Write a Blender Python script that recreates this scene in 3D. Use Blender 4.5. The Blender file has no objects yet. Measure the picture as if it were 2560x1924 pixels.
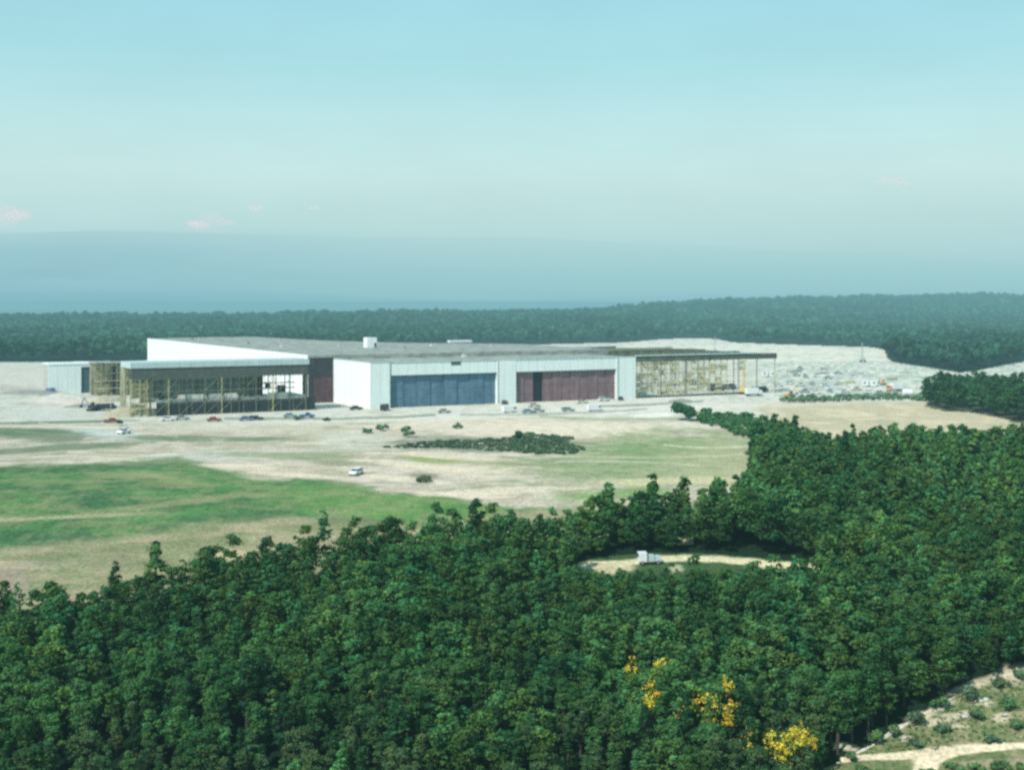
import bpy, math, random
import numpy as np
from mathutils import Vector, Matrix

random.seed(11)
rng = np.random.default_rng(11)
scene = bpy.context.scene
COL = scene.collection
R = math.radians

# ------------------------------------------------------------------ camera model
F = 3517.0          # focal length in photograph pixels (2560 wide)
HZ = 742.0          # row of the true horizon
H = 40.0            # height of the camera above the building site
cam_d = bpy.data.cameras.new('camera')
cam = bpy.data.objects.new('camera', cam_d)
COL.objects.link(cam)
cam.location = (0, 0, H)
cam.rotation_euler = (R(90), 0, 0)
cam_d.sensor_width = 36
cam_d.lens = 36 * F / 2560
cam_d.shift_y = -(962 - HZ) / 2560
cam_d.clip_start = 1
cam_d.clip_end = 120000
cam_d.dof.use_dof = True
cam_d.dof.focus_distance = 10
cam_d.dof.aperture_fstop = 2.7
scene.camera = cam

# ------------------------------------------------------------------ terrain
def z_near(Y):
    Y = np.asarray(Y, float)
    t = np.clip(300 - Y, 0, None) / 100.0
    t2 = np.minimum(t, 1.6)
    return -18.0 * t2 * t2 + 0.0

_TY = np.linspace(95, 300, 2000)
_TP = HZ + (H - z_near(_TY)) / _TY * F          # rows, decreasing with Y

def Y_of(py, z=None):
    if z is not None:
        return (H - z) * F / (py - HZ)
    if py < HZ + H / 300 * F:
        return H * F / (py - HZ)
    return float(np.interp(-py, -_TP, _TY))

def at(px, py, z=None):
    """a point on the terrain (or at height z) seen at this place of the photograph"""
    Y = Y_of(py, z)
    zz = z if z is not None else (float(z_near(Y)))
    return Vector(((px - 1280) / F * Y, Y, zz))

def vnoise(x, y, seed=0):
    xi = np.floor(x).astype(np.int64); yi = np.floor(y).astype(np.int64)
    xf = x - xi; yf = y - yi
    def h(a, b):
        n = (a * 374761393 + b * 668265263 + seed * 982451653) & 0x7fffffff
        n = ((n ^ (n >> 13)) * 1274126177) & 0x7fffffff
        return ((n ^ (n >> 16)) & 0xffff) / 65535.0
    u = xf * xf * (3 - 2 * xf); v = yf * yf * (3 - 2 * yf)
    a = h(xi, yi); b = h(xi + 1, yi); c = h(xi, yi + 1); d = h(xi + 1, yi + 1)
    return (a * (1 - u) + b * u) * (1 - v) + (c * (1 - u) + d * u) * v

def fbm(x, y, seed=0, octv=4):
    s = 0; amp = 1; tot = 0
    for k in range(octv):
        s = s + amp * vnoise(x * 2 ** k, y * 2 ** k, seed + 17 * k); tot += amp; amp *= .55
    return s / tot

RPX = [-600, 0, 400, 800, 1000, 1300, 1500, 1650, 1800, 2000, 2300, 2450, 2560, 3300]
RTOP = [794, 790, 789, 784, 778, 776, 773, 757, 749, 744, 737, 733, 737, 730]
RY = [1700, 1700, 1750, 1800, 1850, 1900, 2000, 2200, 2300, 2400, 2600, 2600, 2600, 2600]

def z_far(X, Y):
    px = 1280 + F * X / Y
    top = np.interp(px, RPX, RTOP); yr = np.interp(px, RPX, RY)
    zr = H - (top - HZ) * yr / F - 11
    y0 = yr * .62
    t = np.clip((Y - y0) / (yr - y0), 0, 1); t = t * t * (3 - 2 * t)
    d = np.clip((Y - yr) / 900.0, 0, 1)
    return zr * t * (1 - d) + (-14) * d * t + (fbm(X / 160, Y / 160, 5) - .5) * 8 * t * (1 - d)

def terrain(X, Y):
    X = np.asarray(X, float); Y = np.asarray(Y, float)
    return z_near(Y) + np.where(Y > 900, z_far(X, np.maximum(Y, 901)), 0) \
        + (fbm(X / 38, Y / 38, 3) - .5) * 1.0 * np.clip((440 - Y) / 60, 0, 1)

def gz(X, Y):
    return float(terrain(np.array([X]), np.array([Y]))[0])

# ------------------------------------------------------------------ materials
def lin(c):
    return tuple(((v / 255) / 12.92 if v / 255 <= .04045 else ((v / 255 + .055) / 1.055) ** 2.4) for v in c)

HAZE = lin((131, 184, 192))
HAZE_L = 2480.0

def new_mat(name):
    m = bpy.data.materials.new(name); m.use_nodes = True
    nt = m.node_tree; nt.nodes.clear()
    return m, nt, nt.nodes, nt.links

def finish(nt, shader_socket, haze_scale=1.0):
    """aerial haze painted into the material: haze-coloured glow mixed in more with distance"""
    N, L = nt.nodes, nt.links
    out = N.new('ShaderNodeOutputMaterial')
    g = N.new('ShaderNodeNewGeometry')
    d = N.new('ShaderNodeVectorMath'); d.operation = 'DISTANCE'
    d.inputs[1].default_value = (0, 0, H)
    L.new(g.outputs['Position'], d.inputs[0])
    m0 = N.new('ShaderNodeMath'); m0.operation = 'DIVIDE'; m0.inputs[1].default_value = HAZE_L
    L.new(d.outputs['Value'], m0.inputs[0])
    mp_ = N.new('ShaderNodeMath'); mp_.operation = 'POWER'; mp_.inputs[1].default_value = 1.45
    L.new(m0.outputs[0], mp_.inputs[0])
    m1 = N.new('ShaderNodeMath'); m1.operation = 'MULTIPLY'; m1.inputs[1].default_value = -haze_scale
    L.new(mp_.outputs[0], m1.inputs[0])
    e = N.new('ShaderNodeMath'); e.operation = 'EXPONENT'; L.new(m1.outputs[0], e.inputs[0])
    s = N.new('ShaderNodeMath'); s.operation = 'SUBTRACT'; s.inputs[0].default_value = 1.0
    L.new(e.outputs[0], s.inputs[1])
    em = N.new('ShaderNodeEmission'); em.inputs['Color'].default_value = (*HAZE, 1)  # haze is painted as glow; no vapour stands in the air
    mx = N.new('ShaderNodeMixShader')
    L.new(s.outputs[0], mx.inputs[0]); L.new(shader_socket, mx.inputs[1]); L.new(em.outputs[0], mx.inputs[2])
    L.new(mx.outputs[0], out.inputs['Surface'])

def noise_node(N, L, scale, detail=4, rough=.6, vec=None):
    n = N.new('ShaderNodeTexNoise'); n.inputs['Scale'].default_value = scale
    n.inputs['Detail'].default_value = detail; n.inputs['Roughness'].default_value = rough
    if vec: L.new(vec, n.inputs['Vector'])
    return n

def surf_mat(name, col, var=.25, scale=.6, rough=.8, streak=0.0, seam=None, spec=.2, metallic=0):
    """painted or weathered surface: base colour broken by noise at two scales, rain streaks, panel seams"""
    m, nt, N, L = new_mat(name)
    tc = N.new('ShaderNodeTexCoord')
    g = N.new('ShaderNodeNewGeometry')
    n1 = noise_node(N, L, scale, 5, .65, g.outputs['Position'])
    mr = N.new('ShaderNodeMapRange'); mr.inputs[3].default_value = 1 - var; mr.inputs[4].default_value = 1 + var
    mr.inputs[1].default_value = .25; mr.inputs[2].default_value = .75
    L.new(n1.outputs['Fac'], mr.inputs[0])
    cur = mr.outputs[0]
    if streak:
        mp = N.new('ShaderNodeMapping'); mp.inputs['Scale'].default_value = (1.3, 1.3, .08)
        L.new(g.outputs['Position'], mp.inputs['Vector'])
        n2 = noise_node(N, L, 1.0, 3, .6, mp.outputs[0])
        m2 = N.new('ShaderNodeMapRange'); m2.inputs[3].default_value = 1 - streak; m2.inputs[4].default_value = 1 + streak * .4
        m2.inputs[1].default_value = .3; m2.inputs[2].default_value = .7
        L.new(n2.outputs['Fac'], m2.inputs[0])
        mm = N.new('ShaderNodeMath'); mm.operation = 'MULTIPLY'; L.new(cur, mm.inputs[0]); L.new(m2.outputs[0], mm.inputs[1])
        cur = mm.outputs[0]
    if seam:
        sx = N.new('ShaderNodeSeparateXYZ'); L.new(tc.outputs['Object'], sx.inputs[0])
        ad = N.new('ShaderNodeMath'); ad.operation = 'ADD'; L.new(sx.outputs[0], ad.inputs[0]); L.new(sx.outputs[1], ad.inputs[1])
        dv = N.new('ShaderNodeMath'); dv.operation = 'DIVIDE'; dv.inputs[1].default_value = seam; L.new(ad.outputs[0], dv.inputs[0])
        fr = N.new('ShaderNodeMath'); fr.operation = 'FRACT'; L.new(dv.outputs[0], fr.inputs[0])
        lt = N.new('ShaderNodeMath'); lt.operation = 'LESS_THAN'; lt.inputs[1].default_value = .06; L.new(fr.outputs[0], lt.inputs[0])
        m3 = N.new('ShaderNodeMath'); m3.operation = 'MULTIPLY_ADD'; m3.inputs[1].default_value = -.22; m3.inputs[2].default_value = 1
        L.new(lt.outputs[0], m3.inputs[0])
        mm = N.new('ShaderNodeMath'); mm.operation = 'MULTIPLY'; L.new(cur, mm.inputs[0]); L.new(m3.outputs[0], mm.inputs[1])
        cur = mm.outputs[0]
    sc = N.new('ShaderNodeVectorMath'); sc.operation = 'SCALE'; sc.inputs[0].default_value = col
    L.new(cur, sc.inputs['Scale'])
    b = N.new('ShaderNodeBsdfPrincipled'); L.new(sc.outputs[0], b.inputs['Base Color'])
    b.inputs['Roughness'].default_value = rough; b.inputs['Metallic'].default_value = metallic
    b.inputs['Specular IOR Level'].default_value = spec
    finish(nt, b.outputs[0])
    return m

def leaf_mat(name, col_a, col_b, macro=24.0, transl=.15):
    m, nt, N, L = new_mat(name)
    g = N.new('ShaderNodeNewGeometry')
    at_ = N.new('ShaderNodeAttribute'); at_.attribute_name = 'tint'
    oi = N.new('ShaderNodeObjectInfo')
    n1 = noise_node(N, L, 1 / macro, 3, .6, g.outputs['Position'])
    mr = N.new('ShaderNodeMapRange'); mr.inputs[1].default_value = .33; mr.inputs[2].default_value = .67
    L.new(n1.outputs['Fac'], mr.inputs[0])
    ad = N.new('ShaderNodeMath'); ad.operation = 'MULTIPLY_ADD'; ad.inputs[1].default_value = .45
    L.new(oi.outputs['Random'], ad.inputs[0]); L.new(mr.outputs[0], ad.inputs[2])
    a2 = N.new('ShaderNodeMath'); a2.operation = 'MULTIPLY'; a2.inputs[1].default_value = .69; L.new(ad.outputs[0], a2.inputs[0])
    mix = N.new('ShaderNodeMix'); mix.data_type = 'RGBA'
    mix.inputs[6].default_value = (*col_a, 1); mix.inputs[7].default_value = (*col_b, 1)
    L.new(a2.outputs[0], mix.inputs[0])
    n2 = noise_node(N, L, 1 / (macro * .55), 2, .6, g.outputs['Position'])
    r2 = N.new('ShaderNodeMapRange'); r2.inputs[1].default_value = .5; r2.inputs[2].default_value = .72; r2.inputs[4].default_value = .32
    L.new(n2.outputs['Fac'], r2.inputs[0])
    mx2 = N.new('ShaderNodeMix'); mx2.data_type = 'RGBA'
    mx2.inputs[7].default_value = (col_b[0] * 1.25, col_b[1] * .85, col_b[2] * 1.05, 1)
    L.new(r2.outputs[0], mx2.inputs[0]); L.new(mix.outputs[2], mx2.inputs[6])
    mul = N.new('ShaderNodeMix'); mul.data_type = 'RGBA'; mul.blend_type = 'MULTIPLY'; mul.inputs[0].default_value = 1
    L.new(mx2.outputs[2], mul.inputs[6]); L.new(at_.outputs['Color'], mul.inputs[7])
    d = N.new('ShaderNodeBsdfDiffuse'); L.new(mul.outputs[2], d.inputs['Color'])
    t = N.new('ShaderNodeBsdfTranslucent'); L.new(mul.outputs[2], t.inputs['Color'])
    ms = N.new('ShaderNodeMixShader'); ms.inputs[0].default_value = transl
    L.new(d.outputs[0], ms.inputs[1]); L.new(t.outputs[0], ms.inputs[2])
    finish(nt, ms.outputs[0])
    return m

M = {}
M['white'] = surf_mat('white_panel', (.84, .90, .85), .04, .15, .6, .07, 3.6)
M['white_side'] = surf_mat('white_sheet', (.86, .86, .85), .03, .1, .6, .03, 6.0)
M['roof'] = surf_mat('gravel_roof', (.29, .305, .262), .6, .22, .95, 0)
M['roof2'] = surf_mat('grey_roof_felt', (.29, .30, .262), .6, .26, .95, 0)
M['brown_deck'] = surf_mat('brown_deck', (.15, .14, .085), .45, .35, .9, 0)
M['fascia'] = surf_mat('pale_fascia', (.50, .60, .59), .1, .3, .6, .1, 4.0)
M['blue'] = surf_mat('blue_door_paint', (.12, .205, .28), .28, .35, .55, .3)
M['red'] = surf_mat('dull_red_door_paint', (.26, .155, .165), .25, .35, .6, .3)
M['brown'] = surf_mat('brown_and_recess_shade', (.045, .042, .045), .35, .5, .7, .3)
M['brown_red'] = surf_mat('brown_red_primer', (.10, .055, .06), .35, .5, .7, .3)
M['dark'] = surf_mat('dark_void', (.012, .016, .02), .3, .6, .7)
M['darkglass'] = surf_mat('dark_glazing', (.02, .028, .036), .6, .45, .25, .4, 4.2, .5)
M['steel'] = surf_mat('primed_steel', (.09, .10, .085), .3, .6, .6)
M['ochre'] = surf_mat('ochre_primed_steel', (.42, .39, .20), .35, .8, .7)
M['ochre_panel'] = surf_mat('ochre_boarding', (.33, .32, .21), .55, .35, .9, .4, 2.4)
M['girder'] = surf_mat('brown_green_girder', (.12, .13, .085), .55, .4, .8, .1)
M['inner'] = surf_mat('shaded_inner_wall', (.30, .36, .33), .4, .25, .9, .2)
M['concrete'] = surf_mat('concrete', (.46, .45, .42), .2, .5, .9)
M['teal'] = surf_mat('teal_door', (.07, .13, .15), .25, .4, .7, .3)
M['timber'] = surf_mat('stacked_timber', (.62, .55, .36), .4, .8, .9)
M['paleboard'] = surf_mat('pale_boards', (.62, .60, .52), .4, .8, .9)
M['tyre'] = surf_mat('tyre_rubber', (.02, .02, .02), .2, 2, .9)
M['glass'] = surf_mat('window_glass', (.03, .04, .05), .2, 2, .2, 0, None, .5)
for nm, c in dict(car_white=(.8, .8, .78), car_cream=(.66, .62, .5), car_teal=(.28, .42, .41), car_grey=(.4, .43, .43),
                  car_black=(.03, .035, .04), car_blue=(.12, .2, .32), car_red=(.35, .07, .05), orange=(.72, .38, .16),
                  yellow=(.66, .45, .08)).items():
    M[nm] = surf_mat(nm, c, .1, 1.0, .4, .1, None, .4)
M['bark'] = surf_mat('bark', (.06, .055, .045), .4, 3, .95)
M['leaf'] = leaf_mat('leaf_green', (.023, .084, .034), (.102, .245, .080), 18, .32)
M['leaf_far'] = leaf_mat('leaf_far', (.018, .066, .045), (.04, .12, .06), 90)
M['leaf_dark'] = leaf_mat('leaf_dark', (.016, .056, .026), (.045, .12, .045), 20, .25)
M['leaf_scrub'] = leaf_mat('leaf_scrub', (.06, .115, .07), (.11, .17, .09), 9, .3)
M['leaf_gold'] = leaf_mat('leaf_gold', (.74, .62, .06), (.86, .62, .09), 3, .3)
M['leaf_olive'] = leaf_mat('leaf_olive', (.045, .115, .045), (.115, .19, .08), 9, .3)

# ------------------------------------------------------------------ mesh helpers
class MB:
    def __init__(s): s.v = []; s.f = []
    def box(s, x0, y0, z0, x1, y1, z1):
        b = len(s.v)
        s.v += [(x0, y0, z0), (x1, y0, z0), (x1, y1, z0), (x0, y1, z0), (x0, y0, z1), (x1, y0, z1), (x1, y1, z1), (x0, y1, z1)]
        s.f += [tuple(b + i for i in q) for q in ((3, 2, 1, 0), (4, 5, 6, 7), (0, 1, 5, 4), (1, 2, 6, 5), (2, 3, 7, 6), (3, 0, 4, 7))]
        return s
    def prism(s, pts, z0, z1):
        n = len(pts); b = len(s.v)
        area = sum(pts[i][0] * pts[(i + 1) % n][1] - pts[(i + 1) % n][0] * pts[i][1] for i in range(n))
        if area < 0: pts = pts[::-1]
        s.v += [(p[0], p[1], z0) for p in pts] + [(p[0], p[1], z1) for p in pts]
        s.f += [tuple(b + i for i in range(n))[::-1], tuple(b + n + i for i in range(n))]
        s.f += [(b + i, b + (i + 1) % n, b + n + (i + 1) % n, b + n + i) for i in range(n)]
        return s
    def side(s, pts, y0, y1):
        """profile in x-z, pushed along y"""
        n = len(pts); b = len(s.v)
        s.v += [(p[0], y0, p[1]) for p in pts] + [(p[0], y1, p[1]) for p in pts]
        s.f += [tuple(b + i for i in range(n)), tuple(b + n + i for i in range(n))[::-1]]
        s.f += [(b + (i + 1) % n, b + i, b + n + i, b + n + (i + 1) % n) for i in range(n)]
        return s
    def tube(s, a, c, r0, r1, n=7):
        a = Vector(a); c = Vector(c); d = (c - a).normalized()
        u = d.orthogonal().normalized(); w = d.cross(u); b = len(s.v)
        for p, r in ((a, r0), (c, r1)):
            for i in range(n):
                t = 2 * math.pi * i / n
                s.v.append(tuple(p + (u * math.cos(t) + w * math.sin(t)) * r))
        s.f += [(b + i, b + (i + 1) % n, b + n + (i + 1) % n, b + n + i) for i in range(n)]
        s.f += [tuple(b + i for i in range(n))[::-1], tuple(b + n + i for i in range(n))]
        return s
    def build(s, name, mat, parent=None, loc=None, bevel=0):
        me = bpy.data.meshes.new(name)
        me.from_pydata(s.v, [], s.f); me.materials.append(mat); me.update()
        o = bpy.data.objects.new(name, me); COL.objects.link(o)
        if parent: o.parent = parent
        if loc is not None: o.location = loc
        if bevel:
            bm = o.modifiers.new('bevel', 'BEVEL'); bm.width = bevel; bm.segments = 2
        return o

def tag(o, label=None, cat=None, group=None, kind=None):
    if label: o['label'] = label
    if cat: o['category'] = cat
    if group: o['group'] = group
    if kind: o['kind'] = kind
    return o

def thing(name, label, cat, loc=(0, 0, 0), rz=0, group=None):
    o = bpy.data.objects.new(name, None); COL.objects.link(o)
    o.location = loc; o.rotation_euler = (0, 0, rz); o.empty_display_size = .5
    return tag(o, label, cat, group)

def dup(root, loc, rz, label=None, sc=None):
    r = root.copy(); COL.objects.link(r); r.location = loc; r.rotation_euler = (0, 0, rz)
    if sc is not None: r.scale = sc
    if label: r['label'] = label
    for ch in list(root.children):
        c = ch.copy(); COL.objects.link(c); c.parent = r
        for g in list(ch.children):
            d = g.copy(); COL.objects.link(d); d.parent = c
    return r

def np_mesh(name, V, Fq, mat, tint=None, smooth=False):
    """V (n,3), Fq (m,4) or (m,3)"""
    k = Fq.shape[1]
    me = bpy.data.meshes.new(name)
    me.vertices.add(len(V)); me.vertices.foreach_set('co', V.astype(np.float32).ravel())
    me.loops.add(Fq.size); me.loops.foreach_set('vertex_index', Fq.astype(np.int32).ravel())
    me.polygons.add(len(Fq)); me.polygons.foreach_set('loop_start', (np.arange(len(Fq)) * k).astype(np.int32))
    if smooth: me.polygons.foreach_set('use_smooth', np.ones(len(Fq), bool))
    me.update(calc_edges=True)
    if tint is not None:
        a = me.color_attributes.new('tint', 'FLOAT_COLOR', 'POINT')
        c = np.ones((len(V), 4), np.float32); c[:, :3] = tint
        a.data.foreach_set('color', c.ravel())
    me.materials.append(mat)
    return me

# ------------------------------------------------------------------ leaves
def leaves_from(cen, nor, size, tint, rg):
    """one leaf spray (quad) for each centre"""
    n = len(cen)
    nor = nor / (np.linalg.norm(nor, axis=1, keepdims=True) + 1e-9)
    r = rg.normal(size=(n, 3)); t = np.cross(nor, r); t /= np.linalg.norm(t, axis=1, keepdims=True) + 1e-9
    b = np.cross(nor, t)
    s = size[:, None]
    V = np.stack([cen - t * s - b * s * .55, cen + t * s * .35 - b * s * .8, cen + t * s + b * s * .5, cen - t * s * .3 + b * s * .85], 1).reshape(-1, 3)
    Fq = np.arange(4 * n).reshape(-1, 4)
    T = np.repeat(tint, 4, 0)
    return V, Fq, T

def crown_points(kind, h, w, n, rg, clump=None):
    """centres and outward normals of leaf sprays: clumps spread through the crown's volume"""
    nc = clump or int(16 + rg.integers(0, 8))
    cs = []
    z0 = .22 * h
    for i in range(nc):
        u = rg.random()
        a = rg.random() * 2 * math.pi
        if kind == 'cone':
            zz = z0 + (h - z0) * (u ** 1.25) * .97
            rad = w * .5 * (1 - (zz - z0) / (h - z0)) ** .85 * (.55 + .45 * rg.random())
            cr = w * (.10 + .12 * (1 - (zz - z0) / (h - z0)))
        elif kind == 'round':
            zz = z0 + (h - z0) * (.15 + .75 * u)
            e = math.sqrt(max(0, 1 - ((zz - (z0 + h) / 2) / ((h - z0) / 2)) ** 2))
            rad = w * .5 * e * (.35 + .6 * rg.random()); cr = w * (.15 + .09 * rg.random())
        elif kind == 'tall':
            zz = z0 + (h - z0) * (.08 + .86 * u)
            q = (zz - z0) / (h - z0)
            e = min(1, q * 3.2 + .35) * (1 - q ** 3.0 * .8)
            rad = w * .42 * e * (.2 + .75 * rg.random()); cr = w * (.13 + .08 * rg.random())
        else:  # bush
            zz = h * (.25 + .5 * u); rad = w * .42 * math.sqrt(rg.random()) * (1.15 - u * .6); cr = min(w, h * 1.3) * (.2 + .1 * rg.random())
        cs.append((rad * math.cos(a), rad * math.sin(a), zz, cr))
    cs = np.array(cs)
    if kind != 'bush':
        cs[0] = (0, 0, h - cs[0, 3] * .8, cs[0, 3] * .8)
    wts = cs[:, 3] ** 2; wts /= wts.sum()
    idx = rg.choice(nc, n, p=wts)
    d = rg.normal(size=(n, 3)); d /= np.linalg.norm(d, axis=1, keepdims=True)
    d[:, 2] = np.where(d[:, 2] < -.35, -d[:, 2], d[:, 2])
    rr = .5 + .55 * rg.random(n) + .5 * rg.random(n) ** 6
    cen = cs[idx, :3] + d * (cs[idx, 3] * rr)[:, None] * np.array([1, 1, .85])
    nor = d + rg.normal(size=(n, 3)) * .5 + np.array([0, 0, .15])
    ct = .78 + .44 * rg.random(nc)
    hue = rg.random(nc)
    if kind == 'bush': ct = ct * 1.7
    # shade painted into the tint: darker under each clump and low in the crown
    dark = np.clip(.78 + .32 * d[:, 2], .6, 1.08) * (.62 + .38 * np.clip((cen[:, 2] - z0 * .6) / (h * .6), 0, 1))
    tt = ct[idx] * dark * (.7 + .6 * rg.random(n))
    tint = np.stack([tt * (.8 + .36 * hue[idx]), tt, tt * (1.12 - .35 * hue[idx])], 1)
    return cen, nor, tint, cs

def trunk_mb(h, w, cs, rg):
    mb = MB()
    mb.tube((0, 0, -.6), (rg.normal() * .08, rg.normal() * .08, h * .45), w * .045 + .06, w * .03 + .03)
    mb.tube((0, 0, h * .45), (0, 0, h * .86), w * .03 + .03, .03)
    for c in cs[:9]:
        zb = max(h * .18, c[2] - w * .22)
        mb.tube((0, 0, zb), (c[0] * .95, c[1] * .95, c[2]), .06 + w * .008, .02, 5)
    return mb

KINDS = [('tall', 8.2, 3.1), ('round', 7.2, 3.9), ('cone', 8.8, 3.2), ('tall', 8.8, 3.3), ('round', 6.4, 3.5), ('cone', 7.8, 2.8), ('tall', 7.2, 2.8)]
protos = []      # data for individual trees
low = []         # arrays for the massed ones
for k, (kd, h, w) in enumerate(KINDS):
    rg = np.random.default_rng(100 + k)
    cen, nor, tint, cs = crown_points(kd, h, w, 2400, rg, 38)
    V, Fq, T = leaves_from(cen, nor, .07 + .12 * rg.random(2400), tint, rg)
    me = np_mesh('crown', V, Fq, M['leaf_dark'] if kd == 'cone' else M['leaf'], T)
    tm = trunk_mb(h, w, cs, rg)
    protos.append((kd, h, w, me, tm))
    cen, nor, tint, cs = crown_points(kd, h, w, 460, np.random.default_rng(200 + k), 30)
    V, Fq, T = leaves_from(cen, nor, .17 + .19 * rg.random(460), tint, rg)
    low.append((V, Fq, T))
for k, (kd, h, w) in enumerate(KINDS):      # nearer massed trees carry more, finer leaves
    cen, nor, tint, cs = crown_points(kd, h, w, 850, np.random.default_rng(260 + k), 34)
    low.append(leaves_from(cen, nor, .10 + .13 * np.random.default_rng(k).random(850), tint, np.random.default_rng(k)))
NK = len(KINDS)

_tr_root = {}
def place_tree(k, loc, rz, s, label, group=None, name=None, mat=None):
    kd, h, w, me, tm = protos[k]
    key = (k, mat)
    nm = name or {'cone': 'conifer_tree', 'round': 'broadleaf_tree', 'tall': 'broadleaf_tree'}[kd]
    if key not in _tr_root:
        r = thing(nm, label, 'tree', loc, rz, group)
        m = me
        if mat:
            m = me.copy(); m.materials.clear(); m.materials.append(M[mat])
        c = bpy.data.objects.new('crown', m); COL.objects.link(c); c.parent = r
        tm.build('trunk', M['bark'], r)
        r.scale = s
        _tr_root[key] = r
        return r
    r = dup(_tr_root[key], loc, rz, label, s)
    r.name = nm
    if group: r['group'] = group
    elif 'group' in r: del r['group']
    return r

def bake_mass(name, items, mats, lowset, label, cat):
    """items: (k, x, y, z, rz, sx, sz, tint)"""
    Vs, Fs, Ts = [], [], []; off = 0
    for (k, x, y, z, rz, sx, sz, ti) in items:
        V, Fq, T = lowset[k]
        c, s = math.cos(rz), math.sin(rz)
        W = np.empty_like(V)
        W[:, 0] = (V[:, 0] * c - V[:, 1] * s) * sx + x
        W[:, 1] = (V[:, 0] * s + V[:, 1] * c) * sx + y
        W[:, 2] = V[:, 2] * sz + z
        Vs.append(W); Fs.append(Fq + off); Ts.append(T * ti); off += len(V)
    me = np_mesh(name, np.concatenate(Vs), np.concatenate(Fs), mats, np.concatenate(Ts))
    o = bpy.data.objects.new(name, me); COL.objects.link(o)
    return tag(o, label, cat, kind='stuff')

# ------------------------------------------------------------------ forest layout
def inside(poly, x, y):
    r = False; n = len(poly); j = n - 1
    for i in range(n):
        xi, yi = poly[i]; xj, yj = poly[j]
        if (yi > y) != (yj > y) and x < (xj - xi) * (y - yi) / (yj - yi) + xi: r = not r
        j = i
    return r

def W2(pts):
    return [tuple(at(px, py)[:2]) for px, py in pts]

# footprints of the woods (where the trunks stand), as outlines on the ground
WOOD = W2([(-500, 1600), (0, 1570), (110, 1562), (280, 1535), (470, 1490), (640, 1470), (800, 1440), (1000, 1408), (1180, 1366),
           (1260, 1362), (1390, 1368), (1440, 1362), (1500, 1340), (1640, 1318), (1740, 1322), (1830, 1305), (1882, 1260),
           (1880, 1180), (1888, 1135), (1950, 1122), (2050, 1142), (2100, 1156), (2250, 1144), (2380, 1132), (2480, 1140),
           (2600, 1150), (3000, 1150), (3000, 1640), (2600, 1672), (2460, 1716), (2320, 1776), (2190, 1842), (2080, 1892),
           (2035, 1990), (2000, 2060), (-500, 2060)])
GAP = W2([(1440, 1402), (1600, 1385), (1750, 1384), (1900, 1395), (2045, 1410), (2040, 1505), (1900, 1525), (1700, 1530),
          (1560, 1535), (1450, 1500)])
HOLES = [W2([(1668, 1345), (1735, 1345), (1735, 1362), (1668, 1362)]), W2([(1478, 1330), (1500, 1330), (1500, 1360), (1478, 1360)])]
CLUMP = W2([(2310, 1015), (2340, 990), (2400, 983), (2600, 985), (2900, 990), (2900, 1080), (2560, 1062), (2500, 1045), (2420, 1030), (2360, 1028)])

def scatter(poly, spacing, rg, gap=()):
    xs = [p[0] for p in poly]; ys = [p[1] for p in poly]
    pts = []
    y = min(ys)
    while y < max(ys):
        x = min(xs)
        while x < max(xs):
            qx = x + (rg.random() - .5) * spacing * .95; qy = y + (rg.random() - .5) * spacing * .95
            if inside(poly, qx, qy) and not any(inside(g, qx, qy) for g in gap):
                if abs(qx) < qy * .42 + 6: pts.append((qx, qy))
            x += spacing
        y += spacing
    return pts

rg = np.random.default_rng(5)
wood = scatter(WOOD, 2.62, rg, [GAP] + HOLES)
wood.sort(key=lambda p: p[1])
ind, rest = [], []
for p in wood:
    vis = abs(p[0]) < p[1] * .368 and HZ + (H - float(z_near(p[1])) - 7) / p[1] * F < 1915
    if vis and len(ind) < 285 and rg.random() < .8: ind.append(p)
    else: rest.append(p)
GR = ['trees of the wood along the bottom left of the view', 'trees of the wood along the bottom centre of the view',
      'trees of the wood along the bottom right of the view']
LB = {('cone', 0): 'dark pointed conifer among the nearest trees at the bottom left of the wood',
      ('cone', 1): 'dark pointed conifer among the nearest trees at the bottom centre of the wood',
      ('cone', 2): 'dark pointed conifer among the nearest trees at the bottom right of the wood',
      ('round', 0): 'low round-topped green tree among the nearest trees at the bottom left',
      ('round', 1): 'low round-topped green tree among the nearest trees at the bottom centre',
      ('round', 2): 'low round-topped green tree among the nearest trees at the bottom right',
      ('tall', 0): 'tall ragged green tree among the nearest trees at the bottom left',
      ('tall', 1): 'tall ragged green tree among the nearest trees at the bottom centre',
      ('tall', 2): 'tall ragged green tree among the nearest trees at the bottom right'}
PICK = [0, 1, 3, 4, 6, 0, 1, 3, 4, 6, 2, 5]
def tree_scale(rg, x, y):
    big = .52 + .9 * fbm(np.array([x / 14.]), np.array([y / 14.]), 9)[0]
    return big * (.8 + .4 * rg.random())
for (x, y) in ind:
    k = PICK[rg.integers(0, len(PICK))]
    s = tree_scale(rg, x, y)
    px = 1280 + F * x / y
    zone = 0 if px < 850 else (1 if px < 1700 else 2)
    low_ = y < 187.5 + 4 * math.sin(x * .2)
    if low_: s *= .78
    place_tree(k, (x, y, gz(x, y) - .3), rg.random() * 6.3, (s * (1 + .2 * rg.random()), s * (1 + .2 * rg.random()), s),
               LB[(KINDS[k][0], zone)], GR[zone] + ', ' + {'cone': 'conifers', 'round': 'round-topped', 'tall': 'tall ones'}[KINDS[k][0]], None, 'leaf_olive' if low_ and KINDS[k][0] != 'cone' else None)
items = []
for (x, y) in rest:
    k = PICK[rg.integers(0, len(PICK))]; s = tree_scale(rg, x, y)
    t = .68 + .6 * rg.random() ** 1.3
    hu = rg.random()
    items.append((k + (NK if y < 250 else 0), x, y, gz(x, y) - .3, rg.random() * 6.3, s * (1 + .25 * rg.random()), s, np.array([t * (.8 + .5 * hu), t, t * (1.15 - .3 * hu)])))
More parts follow.
